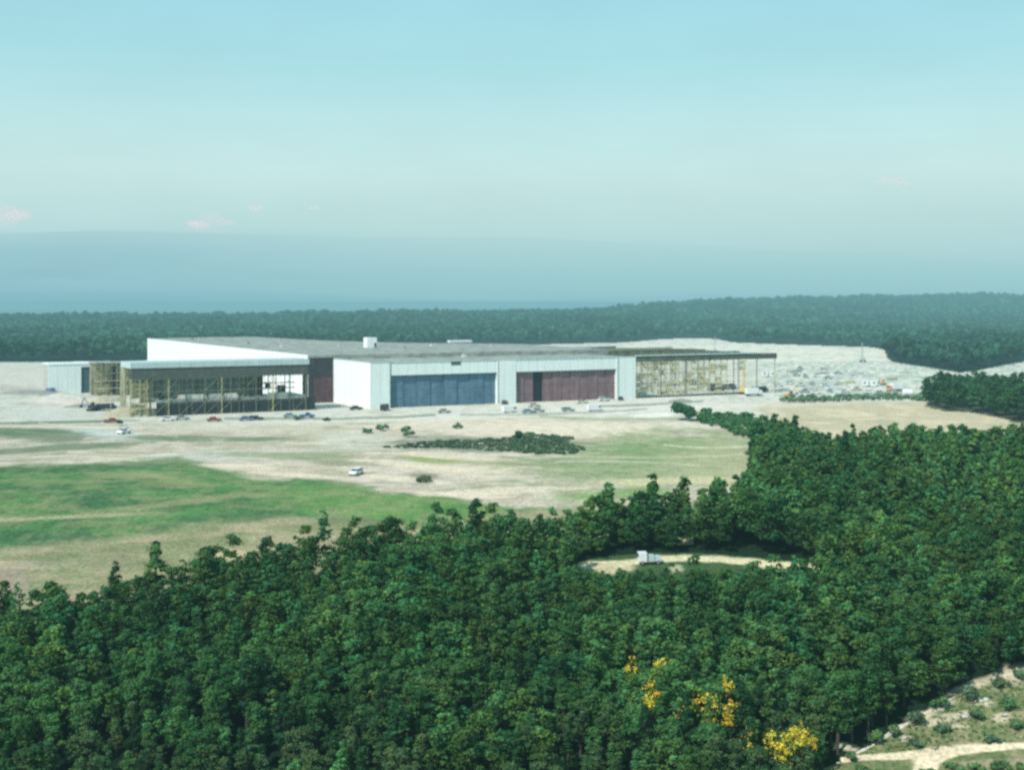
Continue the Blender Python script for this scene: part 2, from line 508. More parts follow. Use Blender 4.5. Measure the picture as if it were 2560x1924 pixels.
# young growth between the track and the trees in front of it, and thin birches along the wood's edge
YOUNG = W2([(1450, 1440), (1560, 1445), (1700, 1430), (1900, 1432), (2050, 1440), (2050, 1510), (1900, 1530), (1700, 1535), (1500, 1540), (1430, 1490)])
for (x, y) in scatter(YOUNG, 1.9, rg):
    pyy = HZ + (H - float(z_near(y))) / y * F; s = (.12 + .30 * min(1, max(0, (pyy - 1430) / 80))) * (.8 + .5 * rg.random()); k = PICK[rg.integers(0, 10)]; t = .8 + .5 * rg.random()
    items.append((k, x, y, gz(x, y) - .2, rg.random() * 6.3, s * 1.5 + .1, s, np.array([t, t, t])))
bake_mass('forest', items, M['leaf'], low, 'dense green wood covering the slope behind the nearest trees and up the right side', 'forest')

# one wood on the right beyond the tan field, standing apart: its trees can be told apart
cl = scatter(CLUMP, 5.2, rg)
items = []
for (x, y) in cl:
    k = PICK[rg.integers(0, 10)]; s = .95 + .35 * rg.random(); t = .6 + .35 * rg.random()
    items.append((k, x, y, -.2, rg.random() * 6.3, s * 1.35, s, np.array([t, t, t * 1.1])))
bake_mass('woodland_clump', items, M['leaf'], low, 'dark clump of wood at the right edge beyond the tan field', 'forest')

# trees standing out along the upper edge of the wood
EDGE = [(390, 1500, 2, 1.15, 'dark spire-topped conifer, the most pointed tree on the left edge of the wood'),
        (290, 1530, 5, 1.1, 'dark conifer at the wood edge just left of the most pointed one'),
        (530, 1482, 1, 1.15, 'dark round tree at the wood edge beside the small tan clearing'),
        (665, 1462, 3, .95, 'tree at the wood edge just right of the small tan clearing'),
        (980, 1408, 4, 1.3, 'round dark tree standing up at the wood edge below the green field'),
        (1190, 1378, 3, 1.1, 'dark tree at the wood edge left of the grey-brown gap'),
        (1530, 1352, 1, 1.0, 'broad round tree behind the dirt track, left of the pale clearings'),
        (1600, 1335, 1, 1.12, 'broadest round tree behind the dirt track, under the field edge'),
        (1690, 1322, 4, .95, 'low round tree at the field edge above the pale clearings'),
        (1350, 1415, 2, 1.05, 'black-green conifer at the left end of the dirt track')]
for px, py, k, s, lb in EDGE:
    p = at(px, py)
    place_tree(k, (p.x, p.y, gz(p.x, p.y) - .3), rg.random() * 6.3, (s * 1.1, s * 1.1, s), lb, None, None, 'leaf_dark')

# ------------------------------------------------------------------ golden autumn trees
GOLD = [(1582, 1662, .45, 'small golden tree, topmost of the yellow ones'), (1640, 1680, .75, 'brightest large golden tree left of the middle'),
        (1655, 1668, .6, 'golden tree touching the right of the brightest one'), (1632, 1722, .6, 'golden tree just under the brightest one'),
        (1622, 1752, .35, 'tiny golden tree below the upper golden group'), (1712, 1765, .6, 'orange-gold tree at the left of the middle row'),
        (1752, 1745, .45, 'yellow-green turning tree in the middle row'), (1780, 1760, .5, 'orange-gold tree in the middle of the middle row'),
        (1812, 1712, .45, 'lone orange tree above the right of the middle row'), (1826, 1768, .45, 'orange tree at the right end of the middle row'),
        (1872, 1832, .45, 'small golden tree at the left of the lowest row'), (1928, 1842, .4, 'small golden tree in the lowest row'),
        (1985, 1845, .8, 'large golden-orange tree near the dirt road'), (2003, 1822, .5, 'golden tree above the large one near the dirt road'),
        (1955, 1862, .35, 'tiny yellow tree in front of the lowest row'), (2030, 1852, .35, 'faint orange tree at the right end of the lowest row')]
rgq = np.random.default_rng(77)
gm = None
def gold_tree(px, py, s, lb):
    # the crown reaches the canopy level, so its seat is found from the crown's place
    zt = None
    Y = 205.0
    lo_, hi_ = 150.0, 300.0
    for _ in range(40):
        Y = (lo_ + hi_) / 2
        if HZ + (H - float(z_near(Y)) - 7.6) * F / Y > py: lo_ = Y
        else: hi_ = Y
    X = (px - 1280) / F * Y
    g = gz(X, Y)
    r = thing('autumn_tree', lb, 'tree', (X, Y, g), rgq.random() * 6, 'trees turned golden in the wood')
    w = 3.7 * s + .6; h = 8.0 + w * .35
    cen, nor, tint, cs = crown_points('round', h, w, int(560 * s + 170), rgq, 20)
    cen += rgq.normal(size=cen.shape) * .16
    keep = cen[:, 2] > h - w * 1.5
    cen, nor, tint = cen[keep], nor[keep], tint[keep]
    V, Fq, T = leaves_from(cen, nor, .09 + .09 * rgq.random(len(cen)), np.clip(tint, .5, 1.2), rgq)
    c = bpy.data.objects.new('crown', np_mesh('crown', V, Fq, M['leaf_gold'], T)); COL.objects.link(c); c.parent = r
    MB().tube((0, 0, -.5), (0, 0, h * .9), .16, .04).build('trunk', M['bark'], r)
for g_ in GOLD: gold_tree(*g_)

# ------------------------------------------------------------------ bushes
def bush_mesh(seed, w, h, n, mat, ls=.16):
    rb = np.random.default_rng(seed)
    cen, nor, tint, cs = crown_points('bush', h, w, n, rb, 9)
    cen[:, 2] = np.maximum(cen[:, 2], .03)
    V, Fq, T = leaves_from(cen, nor, ls + ls * .6 * rb.random(n), tint, rb)
    return np_mesh('foliage', V, Fq, M[mat], T)
def bush(px, py, w, h, lb, mat='leaf_scrub', n=700, group=None, name='bush', z=None, ls=.2):
    p = at(px, py)
    r = thing(name, lb, 'bush', (p.x, p.y, gz(p.x, p.y) if z is None else z), rgq.random() * 6, group)
    c = bpy.data.objects.new('foliage', bush_mesh(int(px * 7 + py), w, h, n, mat, ls)); COL.objects.link(c); c.parent = r
    mb = MB()
    for k in range(5):
        a = k * 1.3; mb.tube((0, 0, -.2), (math.cos(a) * w * .22, math.sin(a) * w * .22, h * .6), .05, .015, 5)
    mb.build('stem', M['bark'], r)
    return r
bush(1708, 1050, 10, 5.6, 'large dark bushy tree at the corner where the hedge meets the paved yard', 'leaf_dark', 1500, ls=.3)
bush(1765, 1040, 4.2, 3.4, 'small dark bush right of the large bushy tree', 'leaf_dark', 600)
bush(955, 1076, 4.2, 2.0, 'low dark bush in front of the white end wall, leftmost of four', 'leaf_scrub', 500)
bush(917, 1082, 4.8, 1.6, 'flat greyish bush on the bare ground left of the low dark one', 'leaf_scrub', 400)
bush(1018, 1082, 4.0, 2.2, 'dark bush on bare ground below the left end of the blue doors', 'leaf_scrub', 500)
bush(1026, 1092, 4.6, 1.7, 'spreading bush just in front of the one below the blue doors', 'leaf_scrub', 400)
bush(1142, 1070, 4.0, 1.6, 'small faint bush on bare ground below the middle of the blue doors', 'leaf_scrub', 300)
bush(1297, 1098, 2.4, 2.6, 'upright dark shrub rising from the dark scrub band', 'leaf_dark', 500)
bush(1062, 1203, 5.0, 1.4, 'grey-purple thorn bush on the tan field', 'leaf_scrub', 600)
for i, (px, py) in enumerate([(300, 1060), (268, 1056), (815, 1052), (745, 1050)]):
    bush(px, py, 2.4, 1.2, ['low bush by the road left of the open wing', 'low bush at the left end of the dark grass strip',
                           'low bush by the kerb in front of the recess', 'low bush by the kerb in front of the open wing'][i], 'leaf_dark', 250)
SHR = [(2190, 1858, 2.4, 1.8), (2235, 1840, 2.2, 1.5), (2290, 1812, 2.8, 2.0), (2350, 1775, 2.6, 2.0), (2420, 1752, 3.0, 2.2), (2500, 1722, 2.6, 1.7),
       (2520, 1775, 2.6, 1.6), (2440, 1800, 2.4, 1.4), (2360, 1830, 2.4, 1.2), (2545, 1828, 2.2, 1.4), (2290, 1862, 2.2, 1.0), (2480, 1858, 2.2, 1.0),
       (2130, 1898, 2.0, 1.2), (2550, 1700, 2.2, 1.4), (2400, 1715, 3, 2.2)]
for i, (px, py, w, h) in enumerate(SHR):
    bush(px, py, w, h, 'low green shrub on the rocky bank above the dirt road at the bottom right',
         'leaf_scrub' if i % 3 else 'leaf_olive', 420, 'shrubs on the rocky bank', ls=.12)
for i, (px, py, w) in enumerate([(2380, 1925, 3.2), (2440, 1930, 3.4), (2500, 1924, 3.2), (2556, 1930, 3.4), (2325, 1940, 2.6), (2240, 1948, 3.0), (2190, 1940, 3.2), (2150, 1926, 2.8)]):
    bush(px, py, w, 1.1, 'grey-green shrub in front of the dirt road at the bottom right corner', 'leaf_olive', 420, 'shrubs before the dirt road', ls=.12)

def shrub_band(name, pts, spacing, w, h, mat, lb, n=120, ls=.28, tin=1.0):
    """many low shrubs reading as one strip of scrub"""
    sets = []
    for s in range(4):
        rb = np.random.default_rng(300 + s)
        cen, nor, tint, cs = crown_points('bush', h, w, n, rb, 7)
        cen[:, 2] = np.maximum(cen[:, 2], .03)
        sets.append(leaves_from(cen, nor, ls + .12 * rb.random(n) * min(1, ls * 4), tint, rb))
    it = []
    for (x, y) in pts:
        s = .6 + .7 * rg.random(); t = tin * (.75 + .5 * rg.random())
        it.append((int(rg.integers(0, 4)), x, y, gz(x, y), rg.random() * 6, s, s * (.7 + .6 * rg.random()), np.array([t, t, t])))
    return bake_mass(name, it, M[mat], sets, lb, 'scrub')
shrub_band('scrub', scatter(W2([(960, 1117), (1080, 1104), (1180, 1100), (1270, 1094), (1310, 1082), (1400, 1090), (1440, 1094), (1410, 1106), (1470, 1122),
           (1440, 1136), (1330, 1134), (1240, 1126), (1130, 1120)]), 1.75, rg), 0, 1.9, .26, 'leaf_scrub',
           'long dark band of scrub across the bare ground below the two door bays', 60, tin=.92)
shrub_band('hedge', scatter(W2([(1950, 999), (2080, 993), (2200, 988), (2330, 990), (2330, 1004), (2200, 1000), (2060, 1006), (1950, 1008)]), 3.0, rg),
           0, 2.6, 1.3, 'leaf_scrub', 'low dark hedge between the cluttered yard and the tan field', 80, tin=1.1)
shrub_band('thicket', scatter(W2([(1740, 1046), (1800, 1042), (1860, 1044), (1930, 1060), (2020, 1092), (1960, 1100), (1870, 1100), (1800, 1072), (1745, 1058)]), 2.9, rg),
           0, 3.0, 2.0, 'leaf', 'leafy thicket joining the large bush to the top of the right-hand wood', 110, tin=.62)

shrub_band('weeds', scatter(W2([(2110, 1892), (2200, 1862), (2330, 1790), (2450, 1722), (2600, 1680), (2620, 1860), (2440, 1862), (2300, 1876), (2200, 1880)]), .95, rg),
           0, 1.1, .35, 'leaf_olive', 'low weeds and grass tufts on the bank above the dirt road at the bottom right', 34, ls=.06, tin=1.25)
# ------------------------------------------------------------------ distant woods
FAR_EDGE = [(-900, 905), (0, 905), (330, 903), (600, 880), (1300, 862), (1560, 856), (1640, 849), (1700, 846), (1790, 847), (1830, 856), (1960, 861), (2180, 868),
            (2212, 874), (2216, 892), (2232, 905), (2330, 920), (2400, 932), (2450, 925), (2500, 914), (2560, 903), (3400, 890)]
fe_x = [a for a, b in FAR_EDGE]; fe_y = [b for a, b in FAR_EDGE]
cand = []
Yc = 690.0
while Yc < 2750:
    sp = 5.6 + (Yc - 740) * .0042
    n = int(1.06 * Yc / sp)
    xs = (np.arange(n) + rg.random(n)) * sp - .53 * Yc
    ys = Yc + (rg.random(n) - .5) * sp * 1.2
    px = 1280 + F * xs / ys; py = HZ + H * F / ys
    ok = (fbm(xs / 45, ys / 60, 33) < .735)
    ok &= py < np.interp(px, fe_x, fe_y) - 1 + 3.0 * (fbm(xs / 26, ys / 26, 12) - .5)
    ok &= (ys < np.interp(px, RPX, RY) + 160)
    ok &= (px > -150) & (px < 2700)
    ok &= ~((px > 560) & (px < 1480) & (ys < 800))
    cand.append(np.stack([xs[ok], ys[ok]], 1))
    Yc += sp
cand = np.concatenate(cand)
farlow = []
for s in range(6):
    rb = np.random.default_rng(400 + s)
    n = 30
    d = rb.normal(size=(n, 3)); d /= np.linalg.norm(d, axis=1, keepdims=True); d[:, 2] = np.abs(d[:, 2]) * 1.0 - .12
    kd = s % 3
    cen = d * np.array([3.4, 3.4, 3.8]) * (.75 + .3 * rb.random((n, 1))); cen[:, 2] += 5.6
    if kd == 2: cen[:, :2] *= np.clip(1.25 - (cen[:, 2:3] / 10), .25, 1)
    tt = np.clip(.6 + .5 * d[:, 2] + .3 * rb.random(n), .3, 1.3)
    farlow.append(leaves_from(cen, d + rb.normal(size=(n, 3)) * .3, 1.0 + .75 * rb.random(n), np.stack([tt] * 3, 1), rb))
zz = terrain(cand[:, 0], cand[:, 1])
pn = fbm(cand[:, 0] / 60, cand[:, 1] / 110, 21); pn2 = fbm(cand[:, 0] / 40, cand[:, 1] / 40, 29)
items = []
for i in range(len(cand)):
    s = (.6 + .75 * rg.random() ** 1.5 + (cand[i, 1] > 1500) * .25) * (.75 + .5 * pn2[i])
    t = (.6 + .6 * rg.random()) * (.35 + 1.35 * pn[i])
    items.append((int(rg.integers(0, 6)), cand[i, 0], cand[i, 1], zz[i], rg.random() * 6.3, s * 1.15, s, np.array([t * (.9 + .3 * rg.random()), t, t])))
bake_mass('distant_forest', items, M['leaf_far'], farlow, 'hazy blue-green forest covering the low hills behind the factory', 'forest')

# ------------------------------------------------------------------ ground
def smooth(a, b, x):
    t = np.clip((x - a) / (b - a), 0, 1); return t * t * (3 - 2 * t)

rows_p = np.concatenate([np.array([2600, 2400, 2250, 2150]), np.arange(2080, 843, -1.9)])
rows_Y = np.array([Y_of(p) for p in rows_p])
rows_Y = np.concatenate([[40, 90], rows_Y])
far = np.concatenate([np.arange(rows_Y[-1] + 25, 3700, 45), np.geomspace(3800, 70000, 60)])
rows_Y = np.concatenate([rows_Y, far])
cp = np.concatenate([[-9000, -5000, -2600, -1400, -900, -600], np.arange(-320, 2880, 3.6), [3150, 3500, 4000, 5200, 8000, 12000]])
ratio = (cp - 1280) / F
YY, RR = np.meshgrid(rows_Y, ratio, indexing='ij')
XX = RR * YY
ZZ = terrain(XX, YY)
PX = 1280 + F * XX / YY
PY = HZ + (H - z_near(YY)) / YY * F
# irregular edges come from noise on the ground itself
w1 = fbm(XX / 9, YY / 9, 31) - .5
w2 = fbm(XX / 9, YY / 9, 47) - .5
w3 = fbm(XX / 2.2, YY / 2.2, 61) - .5
Cg = np.zeros(XX.shape + (3,))
def A(c, k=.80): return np.array(lin(c)) * np.array([1.14, 1.035, 1.0]) * k
def lay(mask, col, k=.80):
    m = np.clip(mask, 0, 1)[..., None]
    Cg[:] = Cg * (1 - m) + A(col, k) * m
def curve(pts): return np.interp(PX + w1 * 60, [a for a, b in pts], [b for a, b in pts])
def below(pts, soft=8, amp=20):
    return smooth(-soft, soft, PY + w2 * amp - curve(pts))
def blob(cx, cy, rx, ry, slope=0, soft=.35, amp=.9):
    dx = (PX - cx) / rx; dy = (PY - cy - slope * (PX - cx)) / ry
    d = np.sqrt(dx * dx + dy * dy) + w1 * amp + w3 * .5
    return 1 - smooth(1 - soft, 1 + soft, d)
lay(np.ones_like(PX), (196, 201, 190))
n_big = fbm(XX / 30, YY / 30, 71); n_mid = fbm(XX / 7, YY / 16, 73); n_s = fbm(XX / 2.5, YY / 2.5, 79)
lay(smooth(.5, .72, n_mid) * .45, (165, 168, 150))
lay(smooth(.55, .8, n_big) * .4, (215, 216, 204))
lay(smooth(.62, .78, fbm(XX / 4, YY / 4, 83)) * .5 * (PY < 1060), (140, 160, 150))
# right-hand yard: greenish grey with cream ground beyond
lay(smooth(1840, 1960, PX + w1 * 160) * ((PY < 1005) & (PY > 900)) * smooth(.35, .6, n_mid) * .55, (165, 190, 178))
lay(((PX > 1560) & (PY < 903)) * .75, (214, 216, 202))
lay(((PX > 1560) & (PY < 990)) * smooth(.52, .66, fbm(XX / 5, YY / 14, 221)) * .5, (150, 172, 162))
lay(smooth(1860, 1960, PX + w1 * 160) * ((PY < 1000) & (PY > 905)) * smooth(.54, .64, fbm(XX / 2.5, YY / 8, 223)) * .6, (120, 142, 134))
lay(smooth(1860, 1960, PX + w1 * 160) * ((PY < 1000) & (PY > 905)) * smooth(.58, .66, fbm(XX / 2.2, YY / 7, 227)) * .6, (226, 228, 218))
# tan field on the right
TANTOP = [(1880, 1006), (1960, 1006), (2150, 1003), (2330, 1004), (2700, 1010)]
t_ = below(TANTOP, 3, 5) * smooth(1840, 1960, PX + w1 * 120) * (PY < 1200)
lay(t_, (178, 176, 150))
lay(t_ * smooth(.5, .68, n_mid) * .6, (205, 198, 170))
lay(t_ * smooth(.58, .7, n_big) * .5, (150, 160, 135))
# bare and tan ground in the middle
mid = below([(-400, 1062), (0, 1062), (500, 1058), (1200, 1046), (1600, 1046), (1900, 1060), (2900, 1060)], 5, 8) * (1 - smooth(1860, 1990, PX + w1 * 120))
lay(mid, (190, 187, 172))
lay(mid * smooth(.42, .62, n_mid) * .55, (160, 160, 135))
lay(mid * smooth(.55, .7, fbm(XX / 14, YY / 5, 91)) * .55, (208, 202, 188))
lay(mid * smooth(.52, .68, fbm(XX / 11, YY / 6, 97)) * .55, (128, 142, 112))
lay(mid * smooth(.52, .66, fbm(XX / 3, YY / 4, 98)) * .35, (150, 156, 130))
lay(blob(1300, 1070, 420, 22) * .7, (212, 207, 188))
lay(blob(1480, 1078, 160, 18) * .7, (214, 209, 188))
lay(blob(640, 1068, 260, 14) * .6, (198, 198, 180))
lay(blob(560, 1140, 220, 14, -.05) * .7, (186, 194, 184))
lay(blob(260, 1085, 110, 15, .05) * .85, (186, 200, 194))
lay(blob(880, 1100, 110, 22) * .6, (196, 204, 190))
# dark scrub soil
lay(blob(1230, 1112, 260, 20, .04) * .75, (95, 112, 98))
lay(blob(1060, 1190, 40, 20) * .7, (112, 118, 108))
lay(blob(1100, 1145, 110, 12) * .7, (130, 155, 90))
for c in [(110, 1088, 140, 15, .05), (430, 1096, 110, 9, .02), (150, 1118, 230, 10, -.06), (640, 1098, 110, 6, 0), (180, 1054, 200, 3.5, -.02), (40, 1078, 120, 9, 0)]:
    lay(blob(*c) * .8, (96, 122, 96))
lay(blob(720, 1140, 200, 9, .03) * .7, (130, 148, 112)); lay(blob(900, 1160, 120, 7) * .5, (130, 140, 112))
for c in [(600, 1166, 110, 6, .05), (740, 1187, 120, 6, .06), (990, 1195, 120, 7, .08), (1000, 1160, 120, 7, .08), (1120, 1140, 130, 7, .06),
          (1230, 1175, 200, 10, 0), (1320, 1222, 330, 7, -.05), (1120, 1240, 160, 5, 0)]:
    lay(blob(*c) * .85, (210, 204, 184))
# green field, right part
lay(blob(1640, 1150, 330, 62, -.06) * .75, (126, 150, 108))
lay(blob(1660, 1120, 180, 28, -.05) * .7, (118, 150, 102))
lay(blob(1640, 1140, 330, 80, -.06) * smooth(.48, .62, fbm(XX / 5, YY / 7, 211)) * .55, (150, 160, 128))
lay(blob(1640, 1140, 330, 80, -.06) * smooth(.5, .62, fbm(XX / 2.4, YY / 4, 213)) * .4, (96, 128, 88))
lay(blob(1790, 1160, 110, 60) * .55, (165, 172, 140))
lay(blob(1560, 1235, 160, 12, -.05) * .7, (105, 150, 85))
lay(blob(1680, 1200, 200, 9, -.02) * .7, (196, 195, 160))
# green field, left part
GT = [(-600, 1172), (0, 1172), (200, 1160), (340, 1154), (450, 1146), (505, 1158), (560, 1180), (640, 1198), (740, 1196), (860, 1206), (940, 1226), (1040, 1246), (1180, 1250), (1280, 1262), (1500, 1272), (1900, 1250)]
gr = below(GT, 9, 34) * (1 - smooth(1850, 1950, PX + w1 * 100))
lay(gr, (86, 132, 82))
lay(gr * smooth(.40, .62, fbm(XX / 12, YY / 9, 103)) * .75, (66, 106, 76))
lay(gr * smooth(.5, .62, fbm(XX / 3, YY / 5, 104)) * .45, (112, 134, 98))
lay(gr * smooth(.5, .66, fbm(XX / 1.6, YY / 2.4, 105)) * .45, (58, 96, 66))
lay(gr * blob(1000, 1262, 330, 45, .05, .6) * .6, (102, 146, 82))
lay(gr * smooth(.5, .68, fbm(XX / 16, YY / 6, 107)) * .42, (140, 150, 110))
lay(gr * smooth(.54, .66, fbm(XX / 4, YY / 5, 108)) * .32, (150, 152, 116))
lay(gr * blob(120, 1292, 200, 5, -.05) * .8, (168, 166, 138)); lay(gr * blob(420, 1258, 260, 7, -.10) * .6, (140, 150, 110))
lay(gr * blob(330, 1186, 120, 10) * .5, (140, 152, 110)); lay(gr * blob(450, 1212, 90, 7) * .5, (150, 155, 112))
lay(gr * blob(860, 1306, 120, 9) * .7, (112, 120, 100))
OL = [(-600, 1385), (0, 1372), (300, 1345), (520, 1310), (700, 1288), (900, 1312), (1150, 1300), (1300, 1275), (1400, 1262), (1900, 1300)]
ol = below(OL, 16, 24) * (PX < 1500)
lay(ol * .8, (140, 146, 112))
lay(ol * smooth(.42, .6, fbm(XX / 10, YY / 5, 113)) * .7, (166, 160, 134))
lay(ol * blob(20, 1410, 150, 10) * .7, (182, 172, 152)); lay(ol * blob(240, 1400, 160, 18) * .5, (112, 130, 96))
lay(blob(590, 1388, 60, 16) * .9, (192, 186, 150)); lay(blob(0, 1470, 60, 50) * .7, (160, 150, 138))
# wood floor, painted dark so the gaps between crowns read as shade
mw = np.zeros(XX.shape, bool)
from_poly = lambda poly: None
def np_inside(poly, x, y):
    r = np.zeros(x.shape, bool); n = len(poly); j = n - 1
    for i in range(n):
        xi, yi = poly[i]; xj, yj = poly[j]
        if yi != yj:
            c = ((yi > y) != (yj > y)) & (x < (xj - xi) * (y - yi) / (yj - yi) + xi); r ^= c
        j = i
    return r
def np_in_n(poly, amp=3.0): return np_inside(poly, XX + w1 * amp * 2, YY + w2 * amp * 2).astype(float)
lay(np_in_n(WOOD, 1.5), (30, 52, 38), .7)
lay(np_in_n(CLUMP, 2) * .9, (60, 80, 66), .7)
lay(np_in_n(GAP, .8) * .85, (70, 98, 64))
for hh in HOLES: lay(np_in_n(hh, .5) * .9, (176, 180, 144))
# dirt track through the wood
TR = [(1400, 1416), (1480, 1412), (1560, 1409), (1640, 1400), (1720, 1396), (1800, 1399), (1900, 1408), (1980, 1416), (2080, 1420)]
lay((1 - smooth(6, 11, np.abs(PY - np.interp(PX, [a for a, b in TR], [b for a, b in TR])) + w3 * 8)) * (PX > 1440) * (PX < 2050) * .95, (205, 205, 172))
lay(blob(1540, 1420, 60, 16) * .85, (190, 188, 155)); lay(blob(1690, 1424, 20, 12) * .7, (180, 185, 155))
lay(blob(1930, 1416, 60, 9) * .8, (215, 210, 175))
# bottom right bank and road
bank = ((PY > np.interp(PX, [1900, 2060, 2100, 2180, 2320, 2440, 2600, 3200], [2200, 1915, 1900, 1862, 1780, 1712, 1672, 1600])) & (PX > 2000)).astype(float)
lay(bank, (118, 130, 92))
lay(bank * smooth(.42, .6, fbm(XX / 3, YY / 3, 131)) * .7, (88, 112, 74))
lay(bank * smooth(.55, .72, fbm(XX / 2, YY / 2, 137)) * .55, (158, 152, 124))
lay(blob(2250, 1875, 120, 22) * bank * .5, (125, 132, 90))
for c in [(2540, 1690, 60, 26, -.2), (2440, 1712, 60, 12, -.3), (2355, 1765, 34, 9, -.3), (2305, 1790, 36, 12, -.2), (2335, 1806, 34, 11, .1), (2375, 1792, 24, 10, 0),
          (2460, 1757, 26, 9, .1), (2505, 1797, 22, 11, 0), (2415, 1785, 20, 8, 0), (2258, 1844, 18, 7, 0), (2116, 1862, 28, 8, .2), (2400, 1815, 22, 7, 0)]:
    lay(blob(*c, soft=.5, amp=.7) * .8, (198, 194, 170))
R1 = [(2080, 1896), (2160, 1888), (2240, 1887), (2310, 1882), (2380, 1876), (2460, 1870), (2560, 1866), (2900, 1862)]
rw = np.interp(PX, [2080, 2200, 2300, 2380, 2450, 2560], [7, 8, 12, 15, 11, 8])
lay((1 - smooth(.75, 1.2, np.abs(PY - np.interp(PX, [a for a, b in R1], [b for a, b in R1])) / rw + w3 * .35)) * (PX > 2100), (214, 208, 180))
R2x = np.interp(PY, [1880, 1900, 1924, 1990, 2100], [2350, 2325, 2312, 2290, 2260])
lay((1 - smooth(.7, 1.15, np.abs(PX - R2x) / np.interp(PY, [1880, 1905, 1924, 2100], [70, 38, 30, 30]) + w3 * .3)) * (PY > 1880) * .97, (214, 208, 180))
lay(blob(2480, 1908, 100, 9, -.02) * .6 * (PY > 1892), (170, 165, 140))
# building site: pale yard with tyre-worn strips, kerb lines
lay(blob(1300, 1034, 760, 9, -.035, .5, .5) * .8, (205, 208, 198))
for pts, w_, c, k in [([(560, 1046), (700, 1046), (850, 1046), (1000, 1042), (1090, 1036)], 2.6, (120, 135, 112), .8),
                      ([(1150, 1036), (1300, 1036), (1500, 1030), (1620, 1022)], 2.2, (125, 142, 125), .7),
                      ([(1480, 1016), (1600, 1012), (1700, 1006), (1760, 1002)], 2.4, (110, 130, 125), .8),
                      ([(1350, 1040), (1500, 1048), (1700, 1046)], 2.8, (140, 160, 130), .7),
                      ([(0, 968), (80, 975), (160, 992), (230, 1012), (300, 1024), (420, 1036)], 8, (150, 150, 142), .7),
                      ([(-200, 1056), (0, 1058), (150, 1056), (300, 1052)], 2.4, (110, 128, 108), .8)]:
    d = np.abs(PY + w3 * w_ * 1.5 - np.interp(PX, [a for a, b in pts], [b for a, b in pts])) / w_
    lay((1 - smooth(.7, 1.5, d)) * (PX > pts[0][0]) * (PX < pts[-1][0]) * k, c)
for k_ in range(26):
    rt = random.Random(500 + k_)
    x0_ = rt.uniform(-100, 1700); y0_ = rt.uniform(1052, 1150); ln = rt.uniform(150, 600); sl = rt.uniform(-.06, .05); cv = rt.uniform(-14, 14)
    u_ = (PX - x0_) / ln
    yc = y0_ + sl * (PX - x0_) + cv * (u_ - .5) ** 2 * 4
    tr_ = (1 - smooth(.6, 1.5, np.abs(PY - yc) / rt.uniform(1.2, 2.2))) * ((u_ > 0) & (u_ < 1)) * (1 - gr)
    lay(tr_ * rt.uniform(.25, .55), (222, 218, 200) if k_ % 2 else (150, 150, 128))
lay(blob(1632, 1037, 56, 6, -.04, .3, .2) * .95, (214, 220, 212))
lay(blob(1720, 1060, 70, 7, 0) * .7, (200, 204, 190))
lay(blob(60, 945, 160, 30) * .5, (200, 200, 192)); lay(blob(190, 1000, 110, 8) * .7, (222, 214, 202)); lay(blob(150, 1040, 240, 10) * .6, (186, 198, 190))
# ground colours stay within those of dry soil
Cg = np.clip(Cg, 0, .68)
# far fields beyond the wooded ridge
ff = (YY > 3300)
fcol = np.array([.05, .09, .06]) + np.clip((fbm(XX / 900, YY / 2600, 151) - .5) * 3, 0, 1)[..., None] * np.array([.35, .38, .28])
Cg = np.where(ff[..., None], fcol, Cg)
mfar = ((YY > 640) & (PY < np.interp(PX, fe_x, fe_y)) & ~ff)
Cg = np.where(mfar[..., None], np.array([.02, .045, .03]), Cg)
nr, nc = XX.shape
V = np.stack([XX, YY, ZZ], -1).reshape(-1, 3)
ii = np.arange(nr * nc).reshape(nr, nc)
Fq = np.stack([ii[:-1, :-1], ii[:-1, 1:], ii[1:, 1:], ii[1:, :-1]], -1).reshape(-1, 4)
gm_, nt, N, L = new_mat('ground_soil_and_grass')
at_ = N.new('ShaderNodeAttribute'); at_.attribute_name = 'tint'
gg = N.new('ShaderNodeNewGeometry')
na = noise_node(N, L, 1.6, 6, .7, gg.outputs['Position']); nb = noise_node(N, L, .22, 5, .65, gg.outputs['Position'])
ma = N.new('ShaderNodeMapRange'); ma.inputs[1].default_value = .28; ma.inputs[2].default_value = .72; ma.inputs[3].default_value = .52; ma.inputs[4].default_value = 1.48
mb_ = N.new('ShaderNodeMapRange'); mb_.inputs[1].default_value = .3; mb_.inputs[2].default_value = .7; mb_.inputs[3].default_value = .84; mb_.inputs[4].default_value = 1.16
L.new(na.outputs['Fac'], ma.inputs[0]); L.new(nb.outputs['Fac'], mb_.inputs[0])
mm = N.new('ShaderNodeMath'); mm.operation = 'MULTIPLY'; L.new(ma.outputs[0], mm.inputs[0]); L.new(mb_.outputs[0], mm.inputs[1])
sc_ = N.new('ShaderNodeVectorMath'); sc_.operation = 'SCALE'; L.new(at_.outputs['Color'], sc_.inputs[0]); L.new(mm.outputs[0], sc_.inputs['Scale'])
bd = N.new('ShaderNodeBsdfDiffuse'); bd.inputs['Roughness'].default_value = .6; L.new(sc_.outputs[0], bd.inputs['Color'])
bp = N.new('ShaderNodeBump'); bp.inputs['Strength'].default_value = .5; bp.inputs['Distance'].default_value = .4
L.new(na.outputs['Fac'], bp.inputs['Height']); L.new(bp.outputs[0], bd.inputs['Normal'])
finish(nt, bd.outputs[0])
me = np_mesh('ground', V, Fq, gm_, Cg.reshape(-1, 3), True)
go = bpy.data.objects.new('ground', me); COL.objects.link(go); tag(go, kind='structure')

